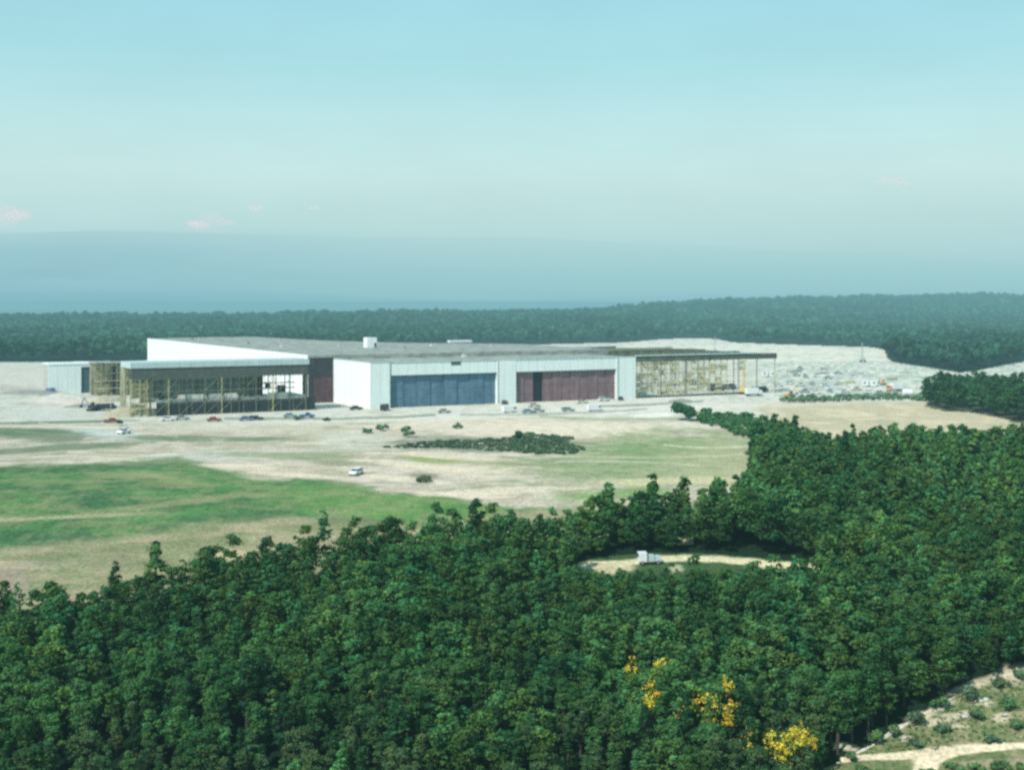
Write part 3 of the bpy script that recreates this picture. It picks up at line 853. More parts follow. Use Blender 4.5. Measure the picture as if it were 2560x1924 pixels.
# ------------------------------------------------------------------ distant hills
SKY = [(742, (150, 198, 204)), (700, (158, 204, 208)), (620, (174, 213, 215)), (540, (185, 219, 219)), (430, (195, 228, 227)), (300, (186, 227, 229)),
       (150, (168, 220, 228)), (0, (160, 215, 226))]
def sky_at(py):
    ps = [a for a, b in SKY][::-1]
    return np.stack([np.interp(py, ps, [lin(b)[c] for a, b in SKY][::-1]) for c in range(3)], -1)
def smooth(a, b, x):
    t = np.clip((x - a) / (b - a), 0, 1); return t * t * (3 - 2 * t)
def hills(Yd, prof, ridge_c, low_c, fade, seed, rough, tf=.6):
    """a far ridge with haze painted into a glowing tint, fading to sky colour at one end"""
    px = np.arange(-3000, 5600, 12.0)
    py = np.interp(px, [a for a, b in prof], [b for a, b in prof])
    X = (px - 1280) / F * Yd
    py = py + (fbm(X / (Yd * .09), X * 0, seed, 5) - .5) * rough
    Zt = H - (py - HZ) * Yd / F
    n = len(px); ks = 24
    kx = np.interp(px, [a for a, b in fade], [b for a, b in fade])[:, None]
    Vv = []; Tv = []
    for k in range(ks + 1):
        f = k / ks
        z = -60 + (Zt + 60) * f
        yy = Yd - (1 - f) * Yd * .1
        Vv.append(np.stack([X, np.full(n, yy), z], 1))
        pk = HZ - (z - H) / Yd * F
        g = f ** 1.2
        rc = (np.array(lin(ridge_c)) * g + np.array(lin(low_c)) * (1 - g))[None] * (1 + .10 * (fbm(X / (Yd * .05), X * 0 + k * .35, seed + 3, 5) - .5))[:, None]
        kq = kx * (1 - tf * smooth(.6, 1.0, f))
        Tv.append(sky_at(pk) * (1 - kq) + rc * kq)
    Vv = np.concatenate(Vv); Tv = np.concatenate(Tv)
    i2 = np.arange((ks + 1) * n).reshape(ks + 1, n)
    Fh = np.stack([i2[:-1, :-1], i2[:-1, 1:], i2[1:, 1:], i2[1:, :-1]], -1).reshape(-1, 4)
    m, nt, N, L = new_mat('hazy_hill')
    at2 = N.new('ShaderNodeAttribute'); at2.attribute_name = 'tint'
    em = N.new('ShaderNodeEmission'); L.new(at2.outputs['Color'], em.inputs[0])  # haze and the fade into sky come from this emitted colour
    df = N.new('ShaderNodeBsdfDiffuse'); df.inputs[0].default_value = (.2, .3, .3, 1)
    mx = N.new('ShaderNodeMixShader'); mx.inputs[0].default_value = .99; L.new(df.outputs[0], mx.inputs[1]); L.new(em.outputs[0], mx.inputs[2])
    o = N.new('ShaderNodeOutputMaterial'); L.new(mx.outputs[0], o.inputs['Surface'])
    ob = bpy.data.objects.new('hills', np_mesh('hills', Vv, Fh, m, Tv, True)); COL.objects.link(ob)
    tag(ob, kind='structure')
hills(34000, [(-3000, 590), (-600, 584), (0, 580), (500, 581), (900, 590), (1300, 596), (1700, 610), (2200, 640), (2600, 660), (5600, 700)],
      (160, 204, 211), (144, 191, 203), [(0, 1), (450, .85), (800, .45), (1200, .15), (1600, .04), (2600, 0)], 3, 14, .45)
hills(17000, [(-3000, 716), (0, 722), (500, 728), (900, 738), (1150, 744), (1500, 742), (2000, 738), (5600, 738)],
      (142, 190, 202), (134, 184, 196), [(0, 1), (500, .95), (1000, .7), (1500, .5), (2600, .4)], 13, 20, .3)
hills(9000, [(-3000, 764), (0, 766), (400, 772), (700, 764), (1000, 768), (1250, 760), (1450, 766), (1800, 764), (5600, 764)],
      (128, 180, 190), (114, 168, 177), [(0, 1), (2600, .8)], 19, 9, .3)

# ------------------------------------------------------------------ clouds
def cloud(px, py, w, h, lb, seed):
    Yd = 44000.0
    rb = random.Random(seed)
    c = Vector(((px - 1280) / F * Yd, Yd, H - (py - HZ) * Yd / F))
    r = Yd / F
    Vs = []; Fs = []
    import bmesh
    bm = bmesh.new()
    for k in range(11):
        u = rb.uniform(-1, 1)
        rad = h * r * .42 * (1 - .6 * abs(u)) * rb.uniform(.6, 1.1)
        mt = Matrix.Translation((u * w * r * .5, rb.uniform(-1, 1) * rad, rb.uniform(-.25, .35) * h * r * (1 - abs(u)))) @ Matrix.Diagonal((rad * 1.7, rad, rad * .8, 1))
        bmesh.ops.create_icosphere(bm, subdivisions=3, radius=1, matrix=mt)
    me = bpy.data.meshes.new('cloud'); bm.to_mesh(me); bm.free()
    for p in me.polygons: p.use_smooth = True
    me.materials.append(CM)
    o = bpy.data.objects.new('cloud', me); COL.objects.link(o); o.location = c
    tag(o, lb, 'cloud')
CM, nt, N, L = new_mat('cloud_vapour')
lw = N.new('ShaderNodeLayerWeight'); lw.inputs[0].default_value = .5
pw = N.new('ShaderNodeMath'); pw.operation = 'POWER'; pw.inputs[1].default_value = 2.2
sb = N.new('ShaderNodeMath'); sb.operation = 'SUBTRACT'; sb.inputs[0].default_value = 1; L.new(lw.outputs['Facing'], sb.inputs[1]); L.new(sb.outputs[0], pw.inputs[0])
ml = N.new('ShaderNodeMath'); ml.operation = 'MULTIPLY'; ml.inputs[1].default_value = .15; L.new(pw.outputs[0], ml.inputs[0])
tr = N.new('ShaderNodeBsdfTransparent'); em = N.new('ShaderNodeEmission'); em.inputs[0].default_value = (*lin((222, 222, 228)), 1)  # puffs glow on their own; their pale light is emitted, not received
mx = N.new('ShaderNodeMixShader'); L.new(ml.outputs[0], mx.inputs[0]); L.new(tr.outputs[0], mx.inputs[1]); L.new(em.outputs[0], mx.inputs[2])
o_ = N.new('ShaderNodeOutputMaterial'); L.new(mx.outputs[0], o_.inputs['Surface'])
cloud(525, 556, 110, 60, 'soft pinkish cloud puff sitting on the far hazy ridge, left of centre', 1)
cloud(637, 520, 44, 22, 'tiny pinkish cloud just right of and above the larger left one', 2)
cloud(2226, 457, 96, 38, 'small pale pink cloud alone in the sky on the right', 3)
cloud(10, 535, 90, 90, 'pale pink cloud bank at the left edge of the sky', 4)
cloud(785, 522, 26, 16, 'faintest tiny cloud, right of the two small left ones', 5)

# ------------------------------------------------------------------ the factory
RZ = math.atan2(F, 7787 - 1280)
U = Vector((math.cos(RZ), math.sin(RZ), 0)); Vv_ = Vector((-math.sin(RZ), math.cos(RZ), 0))
C0 = at(927, 1022, 0)
def loc_of(P, org):
    d = Vector((P[0], P[1], 0)) - Vector((org.x, org.y, 0))
    return (d.dot(U), d.dot(Vv_))
def lx(px, org, y=0.0):
    """distance along a front line through org (set back by y) that is seen at column px"""
    o = org + Vv_ * y; r = (px - 1280) / F
    return (r * o.y - o.x) / (U.x - r * U.y)
fac = thing('factory_hall', 'long white factory hall with one blue and one dull red door bay, flat grey roof', 'factory', C0, RZ)
FL = lx(1589, C0); d1 = lx(976, C0); d2 = lx(1243, C0); d3 = lx(1290, C0); d4 = lx(1541, C0)
DEP = 36.6; TOP = 16.3; DH = 11.7
mb = MB()
mb.box(0, 0, -.3, d1, 2.0, TOP).box(d2, 0, -.3, d3, 2.0, TOP).box(d4, 0, -.3, FL, 2.0, TOP)
mb.box(d1, .12, DH, d2, 2.0, TOP).box(d3, .12, DH, d4, 2.0, TOP)
mb.build('front_wall', M['white'], fac)
MB().box(-.06, 0.06, -.3, .0, DEP, TOP - .02).box(0, 2.0, -.3, .6, DEP, TOP - .04).build('side_wall', M['white_side'], fac)
MB().box(FL - .5, 2.0, -.3, FL - .03, DEP, TOP - .04).build('side_wall', M['steel'], fac)
MB().box(-.1, -.1, TOP, FL + .1, .5, TOP + .28).box(-.1, .5, TOP, .5, DEP, TOP + .28).build('parapet', M['fascia'], fac)
MB().box(.5, .5, TOP - .5, FL, DEP - .02, TOP - .06).build('roof', M['roof'], fac)
# door bays
def door_bay(x0, x1, mat, n, name, lab, missing=()):
    root = bpy.data.objects.new(name, None); COL.objects.link(root); root.parent = fac; root['label'] = lab
    w = (x1 - x0) / n
    for i in range(n):
        if i in missing: continue
        y = 1.15 + (i % 2) * .28
        m2 = MB().box(x0 + i * w + .05, y, 0, x0 + (i + 1) * w - .05, y + .22, DH - .05)
        m2.box(x0 + i * w + .05, y - .09, 0, x0 + i * w + .22, y - .01, DH - .1)
        for zz_ in (3.2, 6.4, 9.4): m2.box(x0 + i * w + .25, y - .05, zz_, x0 + (i + 1) * w - .1, y - .004, zz_ + .14)
        m2.build('door_leaf', mat, root)
    return root
door_bay(d1, d2, M['blue'], 8, 'hangar_door', 'blue sliding hangar door')
M['red2'] = M['red']
dr = door_bay(d3, d4, M['red'], 11, 'hangar_door', 'dull red sliding hangar door with one leaf open', (2,))
MB().box(d1, 1.9, 0, d4, 2.0, DH).build('dark_interior_sheet', M['dark'], fac, None)  # dark sheet standing in for the unlit space behind the doors
MB().box(d1 - .1, .6, DH - .25, d2 + .1, 1.1, DH - .004).box(d3 - .1, .6, DH - .25, d4 + .1, 1.1, DH - .004).build('door_track', M['steel'], fac)
MB().box(lx(1128, C0), .02, 14.9, lx(1152, C0), .10, 16.2).build('grey_plate', M['steel'], fac)  # small grey plate on the beam above the blue door
for px in (976, 1246, 1546):
    t = lx(px, C0); MB().box(t - .09, -.08, 0 if px != 976 else 0, t + .09, -.005, TOP - .02).build('downpipe', M['steel'], fac)
# rear hall
HL = -10.2; HT = 18.0
pts = [(373, 846, 18), (520, 842, 18), (640, 841, 18), (720, 846, 18), (820, 851, 18), (1000, 856, 18), (1200, 858, 18), (1300, 859, 18)]
LP = [loc_of(at(a, b, c), C0) for a, b, c in pts]
yEnd = loc_of(at(373, 846, 18), C0)[1]
poly = [(HL, DEP), (HL, LP[0][1])] + LP[1:]
xr = poly[-1][0]
poly += [(xr, DEP)]
MB().prism(poly, HT - .9, HT - .1).build('roof', M['roof2'], fac)
MB().box(HL - .3, DEP, -.3, HL, LP[0][1], HT + .1).build('side_wall', M['white_side'], fac)
MB().box(HL + .02, DEP, -.3, HL + 10.16, DEP + .3, HT - .95).build('recess_wall', M['brown'], fac)  # brown wall colour darkened to carry the shadow in the recess
MB().box(HL + 10.2, DEP + .01, TOP - 1, xr, DEP + .3, HT - .92).build('clerestory_wall', M['roof'], fac)
MB().box(HL + 2.2, DEP - .25, 0, HL + 9.6, DEP - .02, 9.5).build('recess_door', M['brown_red'], fac)
# lower eastern part of the roof behind the unfinished bay
B0 = loc_of(at(1540, 864, 16.6), C0); 
bx1 = lx(1940, C0); 
MB().prism([(xr + .05, DEP), (xr + .05, LP[-1][1] - 4), (B0[0], B0[1]), (FL + 2, 76), (FL + 2, DEP)], 15.6, 16.45).build('roof', M['roof'], fac)
# roof furniture
def on_roof(px, py, z): 
    a = loc_of(at(px, py, z), C0); return a
a = on_roof(930, 869, HT - .1)
pu = MB().box(a[0] - 2.3, a[1], HT - .1, a[0] + 2.3, a[1] + 4, HT + 4.3).build('penthouse', M['white_side'], fac)
MB().box(a[0] + 1.0, a[1] - .12, HT, a[0] + 2.0, a[1] - .01, HT + 2).build('hatch', M['steel'], pu)
a = on_roof(1125, 856, HT - .1); b = on_roof(1190, 859, HT - .1)
MB().box(a[0], a[1], HT - .1, a[0] + 12, a[1] + 3, HT + .9).build('skylight', M['white_side'], fac)
rv = random.Random(4)
k = 0
for (px, py) in [(500, 851), (480, 848), (705, 868), (760, 875), (850, 866), (1010, 872), (1080, 866), (700, 852), (880, 885), (990, 890), (1130, 880), (1265, 884), (1330, 874), (1400, 880), (620, 860), (1160, 892), (1230, 866)]:
    z = HT - .1 if py < 874 else TOP - .06
    a = on_roof(px, py, z)
    if z < 17 and not (0 < a[1] < DEP - 2 and 0 < a[0] < FL): continue
    if z > 17 and not (a[1] > DEP + 1 and HL < a[0] < xr - 2): continue
    vt = MB().box(a[0] - .8, a[1] - .8, z, a[0] + .8, a[1] + .8, z + .7).tube((a[0], a[1], z + .7), (a[0], a[1], z + 1.3), .45, .6, 8)
    vt.build('roof_vent', M[('concrete', 'roof', 'paleboard')[k % 3]], fac); k += 1

# unfinished steel bay on the right
E0 = C0 + U * (FL + .4)
by = thing('unfinished_steel_bay', 'open unfinished steel bay with brown girders joined to the right end of the factory', 'steel frame', E0, RZ)
BL = lx(1940, E0); BD = 76
sx = [0.4, 12, 24, 36, 48, 60, BL - .4]
for j, y in enumerate([0.4, 25, 50, BD - .4]):
    for i, x in enumerate(sx):
        MB().box(x - .12, y - .12, 0, x + .12, y + .12, 14.2).box(x - .5, y - .5, -.1, x + .5, y + .5, .25).build('column', M['steel'] if (i + j) % 3 else M['ochre'], by)
for y in (0.05, 24.7, 49.7, BD - .7):
    mb = MB().box(0, y, 14.2, BL, y + .5, 14.6).box(0, y, 16.1, BL, y + .5, 16.5)
    if y < 1: mb.box(0, y + .1, 14.6, BL, y + .4, 16.1)
    x = 0
    while x < BL - 2:
        mb.tube((x, y + .25, 14.5), (x + 1.5, y + .25, 16.2), .09, .09, 4).tube((x + 1.5, y + .25, 16.2), (x + 3, y + .25, 14.5), .09, .09, 4); x += 3
    mb.build('girder', M['girder'], by)
for i in range(13):
    x = .3 + i * (BL - .6) / 12
    MB().box(x - .12, .6, 15.4, x + .12, BD - .8, 16.05).build('joist', M['girder'], by)
MB().prism([(0, 50), (0, BD), (BL - 24, BD), (BL - 12, 62), (BL - 4, 50)], 16.52, 16.66).build('roof_deck', M['brown_deck'], by)
MB().box(-.2, -.25, 16.52, BL * .84, .6, 17.0).build('eaves_strip', M['fascia'], by)
MB().box(BL - 13, -.3, 14.3, BL + .3, -.02, 16.5).build('end_girder', M['steel'], by)
MB().box(0, -.2, -.2, BL * .9, .1, .55).build('sill_beam', M['dark'], by)
MB().box(0, .2, -.4, BL, BD, .06).build('floor_slab', M['paleboard'], by)
for (x, z0, z1) in [(0.4, 4.6, 4.9), (0.4, 9.0, 9.3)]:
    MB().box(x, BD - 1.4, z0, BL - 2, BD - 1.1, z1).build('rail', M['ochre'], by)

BAYL = True
# open-fronted wing on the left
W0 = at(440, 1038, 0)
WX0 = lx(325, W0); WX1 = lx(784, W0)
wg = thing('open_wing', 'open-fronted steel wing with a pale flat canopy roof left of the white end wall', 'building', W0, RZ)
xb = lx(376, W0); xo = lx(668, W0); xe = lx(768, W0)
WD = 13.5
MB().box(WX0, -.8, 16.2, xe + .5, WD, 18.1).build('canopy_roof', M['fascia'], wg)
MB().box(xe + .5, .3, 14.6, WX1, WD - .3, 16.9).build('link_roof', M['steel'], wg)
MB().box(WX0 + .2, -.5, 12.6, xe + .2, .2, 16.18).build('front_girder', M['steel'], wg)  # girder made deep and dark to stand in for shaded roof beams
for y in (4.5, 9.0): MB().box(xb, y, 13.6, xe, y + .4, 16.18).build('ceiling_beam', M['dark'], wg)  # dark colour stands in for shade under the canopy
MB().box(xb, .25, 4.6, xe, WD, 5.3).build('upper_floor', M['inner'], wg)
MB().box(xb + 2, .05, -.2, xe + 3, .22, 4.55).build('ground_floor_glazing', M['darkglass'], wg)
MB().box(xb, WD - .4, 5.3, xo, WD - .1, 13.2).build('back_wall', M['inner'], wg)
MB().box(xb, WD - .4, 13.2, xo, WD - .1, 16.18).build('back_wall', M['dark'], wg)  # upper wall strip painted dark as the shade below the roof
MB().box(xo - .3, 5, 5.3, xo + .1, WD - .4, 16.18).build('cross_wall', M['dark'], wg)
MB().box(xe + .6, 6.2, 0, WX1, 6.5, 14.5).build('link_wall', M['brown'], wg)
x = xb
i = 0
while x < WX1:
    MB().box(x - .2, -.35, -.3, x + .2, .0, 12.58).build('column', M['ochre'] if i % 3 == 1 else M['steel'], wg)
    x += 6.1; i += 1
for x in (xo + 2.2, xo + 4.8, xo + 7.6, xo + 11.0):
    MB().box(x - .13, WD - .5, 5.3, x + .13, WD - .2, 16.1).build('mullion', M['steel'], wg)
for z in (7.2, 9.0, 12.9):
    MB().box(xo + .1, WD - .75, z, xe, WD - .52, z + .32).build('crossrail', M['steel'], wg)
MB().box(xo + 5.2, 3, 5.31, xo + 7.8, 5, 8.9).build('partition', M['dark'], wg)
MB().box(xo + .3, .3, 5.31, xe - 5.5, .7, 6.6).build('parapet', M['inner'], wg)
# framed left end of the wing
def lattice(parent, x0, x1, y, z0, z1, dx, dz, mat, seed, name='scaffold', th=.1, fill=.3, fmat=None):
    q = random.Random(seed); mb = MB()
    nx = max(1, round((x1 - x0) / dx)); nz_ = max(1, round((z1 - z0) / dz)); dx = (x1 - x0) / nx; dz = (z1 - z0) / nz_
    for i in range(nx + 1): mb.box(x0 + i * dx - th / 2, y - th / 2, z0, x0 + i * dx + th / 2, y + th / 2, z1)
    for j in range(nz_ + 1): mb.box(x0, y - th / 2 - .13, z0 + j * dz - th / 2, x1, y - th / 2 - .01, z0 + j * dz + th / 2)
    for i in range(nx):
        for j in range(nz_):
            if q.random() < fill: MB().box(x0 + i * dx + .06, y + .2, z0 + j * dz + .1, x0 + (i + 1) * dx - .06, y + .26, z0 + (j + q.uniform(.6, 1)) * dz - .1).build('infill_board', M[fmat or 'ochre_panel'], parent)
            elif q.random() < .3: mb.tube((x0 + i * dx, y, z0 + j * dz), (x0 + (i + 1) * dx, y, z0 + (j + 1) * dz), .05, .05, 4)
    mb.build(name, M[mat], parent)
lattice(wg, WX0, xb - .3, 0, -.2, 12.5, 1.5, 1.6, 'ochre', 1, 'framework', .16, .55)
lattice(wg, xb + 1, xo + 2, 2.2, 5.4, 12.5, 2.1, 2.2, 'ochre', 3, 'framework', .11, .07, 'dark')
lattice(wg, xb + .5, xe - 1, -.9, .0, 12.4, 4.6, 4.0, 'ochre', 4, 'scaffold', .06, .03, 'inner')
lattice(wg, WX0, xb - .3, 5, -.2, 12.5, 2.0, 2.1, 'ochre', 2, 'framework', .16, .6)
for x in (WX0 + .3, WX0 + 3.2, xb - 1.2):
    MB().box(x - .15, -.45, -.2, x + .15, -.22, 12.55).build('post', M['ochre'], wg)
MB().box(WX0 - .3, 6.1, -.2, WX0 - .02, WD - .5, 16.1).build('end_wall', M['ochre_panel'], wg)

# frame block between the wing and the far shed
K0 = at(236, 990, 0)
kb = thing('scaffolded_block', 'ochre boarded block under construction with scaffold poles, left of the open wing', 'building', K0, RZ)
KL = lx(331, K0)
MB().box(0, 6, -.3, KL + 6, 9, 13.0).build('boarded_wall', M['ochre_panel'], kb)
lattice(kb, 0, KL, .5, 0, 13, 1.6, 1.5, 'ochre', 5, 'framework', .16, .45)
lattice(kb, KL * .3, KL, 3.5, 0, 13, 2.2, 2.1, 'timber', 6, 'framework', .14, .3, 'brown')
MB().box(-.3, .0, 13.0, KL + 6.2, 9.3, 13.5).build('roof', M['roof'], kb)
MB().box(lx(276, K0), .12, 1, lx(292, K0), .28, 12.2).build('brown_panel', M['brown'], kb)
for i in range(8):
    x = .3 + i * (KL - .6) / 7
    MB().tube((x, -.9, -.2), (x, -.9, 13.6), .09, .09, 5).build('scaffold_pole', M['ochre'], kb)
for z in (3, 6, 9, 12):
    MB().box(0, -1.2, z, KL, -.1, z + .14).build('scaffold_deck', M['timber'] if z in (3, 6) else M['ochre_panel'], kb)

# far shed at the left
S0 = at(122, 985, 0)
sh = thing('far_shed', 'pale flat-roofed shed with a teal door at the far left', 'building', S0, RZ)
SLn = lx(238, S0); sd = lx(203, S0)
MB().box(0, 0, -.3, sd, 1, 11.9).box(sd, 0, 10.9, SLn, 1, 11.9).build('front_wall', M['white'], sh)
MB().box(0, 1.0, -.3, .4, 12, 11.9).build('side_wall', M['concrete'], sh)
MB().box(sd, .6, -.2, SLn, .8, 10.88).build('door', M['teal'], sh)
MB().box(-.2, -.2, 11.9, SLn + 9, 13, 12.5).build('roof', M['white_side'], sh)
MB().box(SLn - .4, 1, -.3, SLn, 12, 11.9).build('side_wall', M['steel'], sh)

for k_, (yy_, z1_, m_, f_) in enumerate([(9, 13.8, 'timber', .16), (22, 14, 'ochre', .18), (37, 14, 'paleboard', .18), (60, 14, 'ochre', .2)]):
    lattice(by, 1.5, BL - 9, yy_, .1, z1_, 3.1, 2.3, m_, 20 + k_, 'scaffold', .13, f_, 'timber')
# ------------------------------------------------------------------ vehicles and site things
def wheel(root, x, y, r=.36, w=.24):
    t = MB().tube((x, y - w / 2, r), (x, y + w / 2, r), r, r, 14).build('wheel', M['tyre'], root)
    MB().tube((x, y - w / 2 - .02, r), (x, y + w / 2 + .02, r), r * .5, r * .5, 10).build('rim', M['car_grey'], t)
def car(name, lb, loc, rz, mat, group=None, kind='sedan'):
    r = thing(name, lb, {'sedan': 'car', 'pickup': 'pickup truck', 'van': 'van', 'wagon': 'car'}[kind], loc, rz, group)
    if kind == 'sedan':
        MB().side([(-2.35, .35), (2.3, .35), (2.4, .62), (2.3, .86), (.95, .98), (-1.45, 1.0), (-2.35, .92)], -.88, .88).build('body', mat, r, bevel=.07)
        MB().side([(-1.5, .98), (.95, .98), (.45, 1.42), (-1.05, 1.42)], -.74, .74).build('window', M['glass'], r)
        MB().side([(-1.08, 1.40), (.48, 1.40), (.38, 1.50), (-.95, 1.50)], -.76, .76).build('roof', mat, r, bevel=.04)
    elif kind == 'wagon':
        MB().side([(-2.35, .35), (2.3, .35), (2.4, .62), (2.3, .9), (1.0, 1.0), (-2.35, 1.0)], -.88, .88).build('body', mat, r, bevel=.07)
        MB().side([(-2.25, .99), (1.0, .99), (.5, 1.45), (-2.1, 1.45)], -.76, .76).build('window', M['glass'], r)
        MB().side([(-2.15, 1.43), (.55, 1.43), (.4, 1.54), (-2.05, 1.54)], -.78, .78).build('roof', mat, r, bevel=.04)
    elif kind == 'pickup':
        MB().side([(-2.6, .45), (2.4, .45), (2.5, .7), (2.35, 1.05), (1.1, 1.15), (-.4, 1.15), (-.4, .75), (-2.6, .75)], -.92, .92).build('body', mat, r, bevel=.06)
        MB().box(-2.6, -.92, .75, -.42, -.82, 1.15).box(-2.6, .82, .75, -.42, .92, 1.15).box(-2.6, -.82, .75, -2.5, .82, 1.15).build('load_bed', mat, r)
        MB().side([(-.4, 1.14), (1.1, 1.14), (.7, 1.68), (-.3, 1.68)], -.78, .78).build('window', M['glass'], r)
        MB().side([(-.38, 1.66), (.75, 1.66), (.6, 1.8), (-.3, 1.8)], -.8, .8).build('cab_roof', mat, r, bevel=.04)
    else:
        MB().side([(-2.9, .4), (2.4, .4), (2.6, .8), (2.45, 1.2), (1.9, 2.15), (1.6, 2.35), (-2.9, 2.35)], -.98, .98).build('body', mat, r, bevel=.1)
        MB().side([(2.02, 1.25), (2.47, 1.22), (1.97, 2.1), (1.8, 2.1)], -.9, .9).build('windscreen', M['glass'], r)
        MB().box(1.0, -1.0, 1.3, 1.8, 1.0, 1.95).build('window', M['glass'], r)
    for x in (-1.5, 1.5):
        for y in (-.82, .82): wheel(r, x, y)
    hl = 2.38 if kind != 'van' else 2.58
    for y in (-.6, .6): MB().box(hl - .05, y - .12, .62, hl + .04, y + .12, .78).build('headlight', M['car_white'], r)
    return r
def box_truck(lb, loc, rz, cab, body, name='box_truck'):
    r = thing(name, lb, 'truck', loc, rz)
    MB().box(-3.6, -1.2, 1.0, 1.6, 1.2, 3.4).build('cargo_box', body, r, bevel=.04)
    MB().side([(1.75, .6), (3.6, .6), (3.65, 1.4), (3.4, 1.6), (2.9, 2.5), (1.75, 2.5)], -1.05, 1.05).build('cab', cab, r, bevel=.08)
    MB().side([(3.1, 1.65), (3.47, 1.62), (3.02, 2.4), (2.9, 2.4)], -.95, .95).build('windscreen', M['glass'], r)
    MB().box(-3.6, -.9, .6, 1.7, .9, .98).build('chassis', M['dark'], r)
    for x in (-2.6, 2.6):
        for y in (-1.0, 1.0): wheel(r, x, y, .48, .3)
    return r
def dump_truck(lb, loc, rz, col):
    r = thing('dump_truck', lb, 'truck', loc, rz)
    MB().side([(-3.2, 1.3), (1.2, 1.1), (1.5, 2.5), (-3.6, 2.4)], -1.2, 1.2).build('tipper_body', col, r)
    MB().side([(1.7, .7), (3.5, .7), (3.5, 1.7), (2.7, 1.8), (2.5, 2.6), (1.7, 2.6)], -1.05, 1.05).build('cab', col, r, bevel=.06)
    MB().box(1.9, -1.08, 1.85, 2.45, 1.08, 2.45).build('window', M['glass'], r)
    MB().box(-3.0, -.8, .7, 1.7, .8, 1.08).build('chassis', M['dark'], r)
    for x in (-2.4, -1.2, 2.6):
        for y in (-1.0, 1.0): wheel(r, x, y, .52, .32)
    return r
def excavator(lb, loc, rz, col, s=1):
    r = thing('excavator', lb, 'excavator', loc, rz); r.scale = (s, s, s)
    for y in (-1.1, 1.1):
        MB().side([(-1.9, .25), (-1.6, 0), (1.6, 0), (1.9, .25), (1.9, .6), (1.6, .85), (-1.6, .85), (-1.9, .6)], y - .28, y + .28).build('track', M['tyre'], r)
    MB().box(-2.0, -1.2, 1.0, 1.4, 1.2, 2.1).box(-.4, -.5, .5, .4, .5, 1.0).build('body', col, r, bevel=.06)
    MB().box(.3, -1.2, 2.1, 1.5, -.2, 3.1).build('cab', M['glass'], r)
    MB().tube((1.2, .3, 1.8), (4.2, .3, 4.8), .26, .2, 6).build('boom', col, r)
    MB().tube((4.2, .3, 4.8), (5.6, .3, 2.0), .18, .14, 6).build('arm', col, r)
    MB().side([(5.2, 1.9), (6.0, 2.0), (6.1, 1.3), (5.4, 1.1)], -.15, .75).build('bucket', M['dark'], r)
    return r
def crane(lb, loc, rz, col, h=11):
    r = thing('lattice_crane', lb, 'crane', loc, rz)
    for y in (-1.2, 1.2): MB().box(-2.2, y - .3, 0, 2.2, y + .3, .9).build('track', M['tyre'], r)
    MB().box(-2.2, -1.2, 1.0, 1.2, 1.2, 2.6).build('body', col, r, bevel=.06)
    mb = MB()
    for dx, dy in ((-.3, -.3), (.3, -.3), (.3, .3), (-.3, .3)): mb.tube((1 + dx, dy, 2.0), (1.6 + dx * .5, dy * .5, h), .12, .09, 4)
    z = 2.2
    while z < h - 1: mb.tube((.75 + z * .05, -.28, z), (1.3 + z * .05, .28, z + .9), .06, .06, 4).tube((1.35 + z * .05, -.28, z), (.8 + z * .05, .28, z + .9), .06, .06, 4); z += .9
    mb.build('mast', col, r)
    MB().tube((1.6, 0, h), (1.7, 0, h - 4), .05, .05, 4).build('hoist_rope', M['dark'], r)
    return r
def trailer(lb, loc, rz, L_=7, mat='car_white'):
    r = thing('site_trailer', lb, 'trailer', loc, rz)
    MB().box(-L_ / 2, -1.25, .6, L_ / 2, 1.25, 3.0).build('body', M[mat], r, bevel=.06)
    MB().box(-L_ / 2 - .1, -1.35, 3.0, L_ / 2 + .1, 1.35, 3.12).build('roof', M['car_white'], r)
    MB().box(-.5, -1.29, .7, .4, -1.252, 2.6).build('door', M['car_grey'], r)
    for x in (-2.4, 1.6): MB().box(x, -1.29, 1.5, x + .9, -1.252, 2.3).build('window', M['glass'], r)
    for y in (-1.0, 1.0): wheel(r, 0, y, .36, .22)
    MB().box(L_ / 2, -.08, .5, L_ / 2 + 1.1, .08, .64).build('tow_bar', M['dark'], r)
    return r
def pile(lb, px, py, L_, W_, Hh, mat, name='timber_stack', cat='timber stack', rz=None):
    p = at(px, py); r = thing(name, lb, cat, p, RZ if rz is None else rz)
    q = random.Random(int(px)); n = max(3, int(L_ / 1.6))
    z = 0; k = 0
    while z < Hh - .05:
        mb = MB(); hh_ = min(.45, Hh - z)
        for j in range(4):
            y = -W_ / 2 + j * W_ / 4
            ex = q.uniform(-.3, .3)
            mb.box(-L_ / 2 + ex, y + .03, z + .02, L_ / 2 + ex, y + W_ / 4 - .03, z + hh_)
        mb.build('board_layer', M[mat], r); z += hh_; k += 1
    return r
def mound(lb, px, py, L_, W_, Hh, mat, rz=0, name='soil_heap'):
    p = at(px, py)
    n1, n2 = 40, 20
    u = np.linspace(-1, 1, n1); v = np.linspace(-1, 1, n2)
    UU, VV = np.meshgrid(u, v)
    d = np.clip(1 - (UU ** 2 + VV ** 2), 0, 1)
    Z = d ** .8 * Hh * (.45 + 1.1 * fbm(UU * 3 + px, VV * 3, 7)) - .15
    V_ = np.stack([UU * L_ / 2, VV * W_ / 2, Z], -1).reshape(-1, 3)
    i3 = np.arange(n1 * n2).reshape(n2, n1)
    f = np.stack([i3[:-1, :-1], i3[:-1, 1:], i3[1:, 1:], i3[1:, :-1]], -1).reshape(-1, 4)
    o = bpy.data.objects.new(name, np_mesh(name, V_, f, M[mat], None, True)); COL.objects.link(o)
    o.location = p; o.rotation_euler = (0, 0, rz)
    return tag(o, lb, 'soil heap')
M['soil'] = surf_mat('pale_soil', (.48, .46, .40), .25, .5, .95)
M['soil_dark'] = surf_mat('grey_soil', (.24, .24, .22), .35, .6, .95)
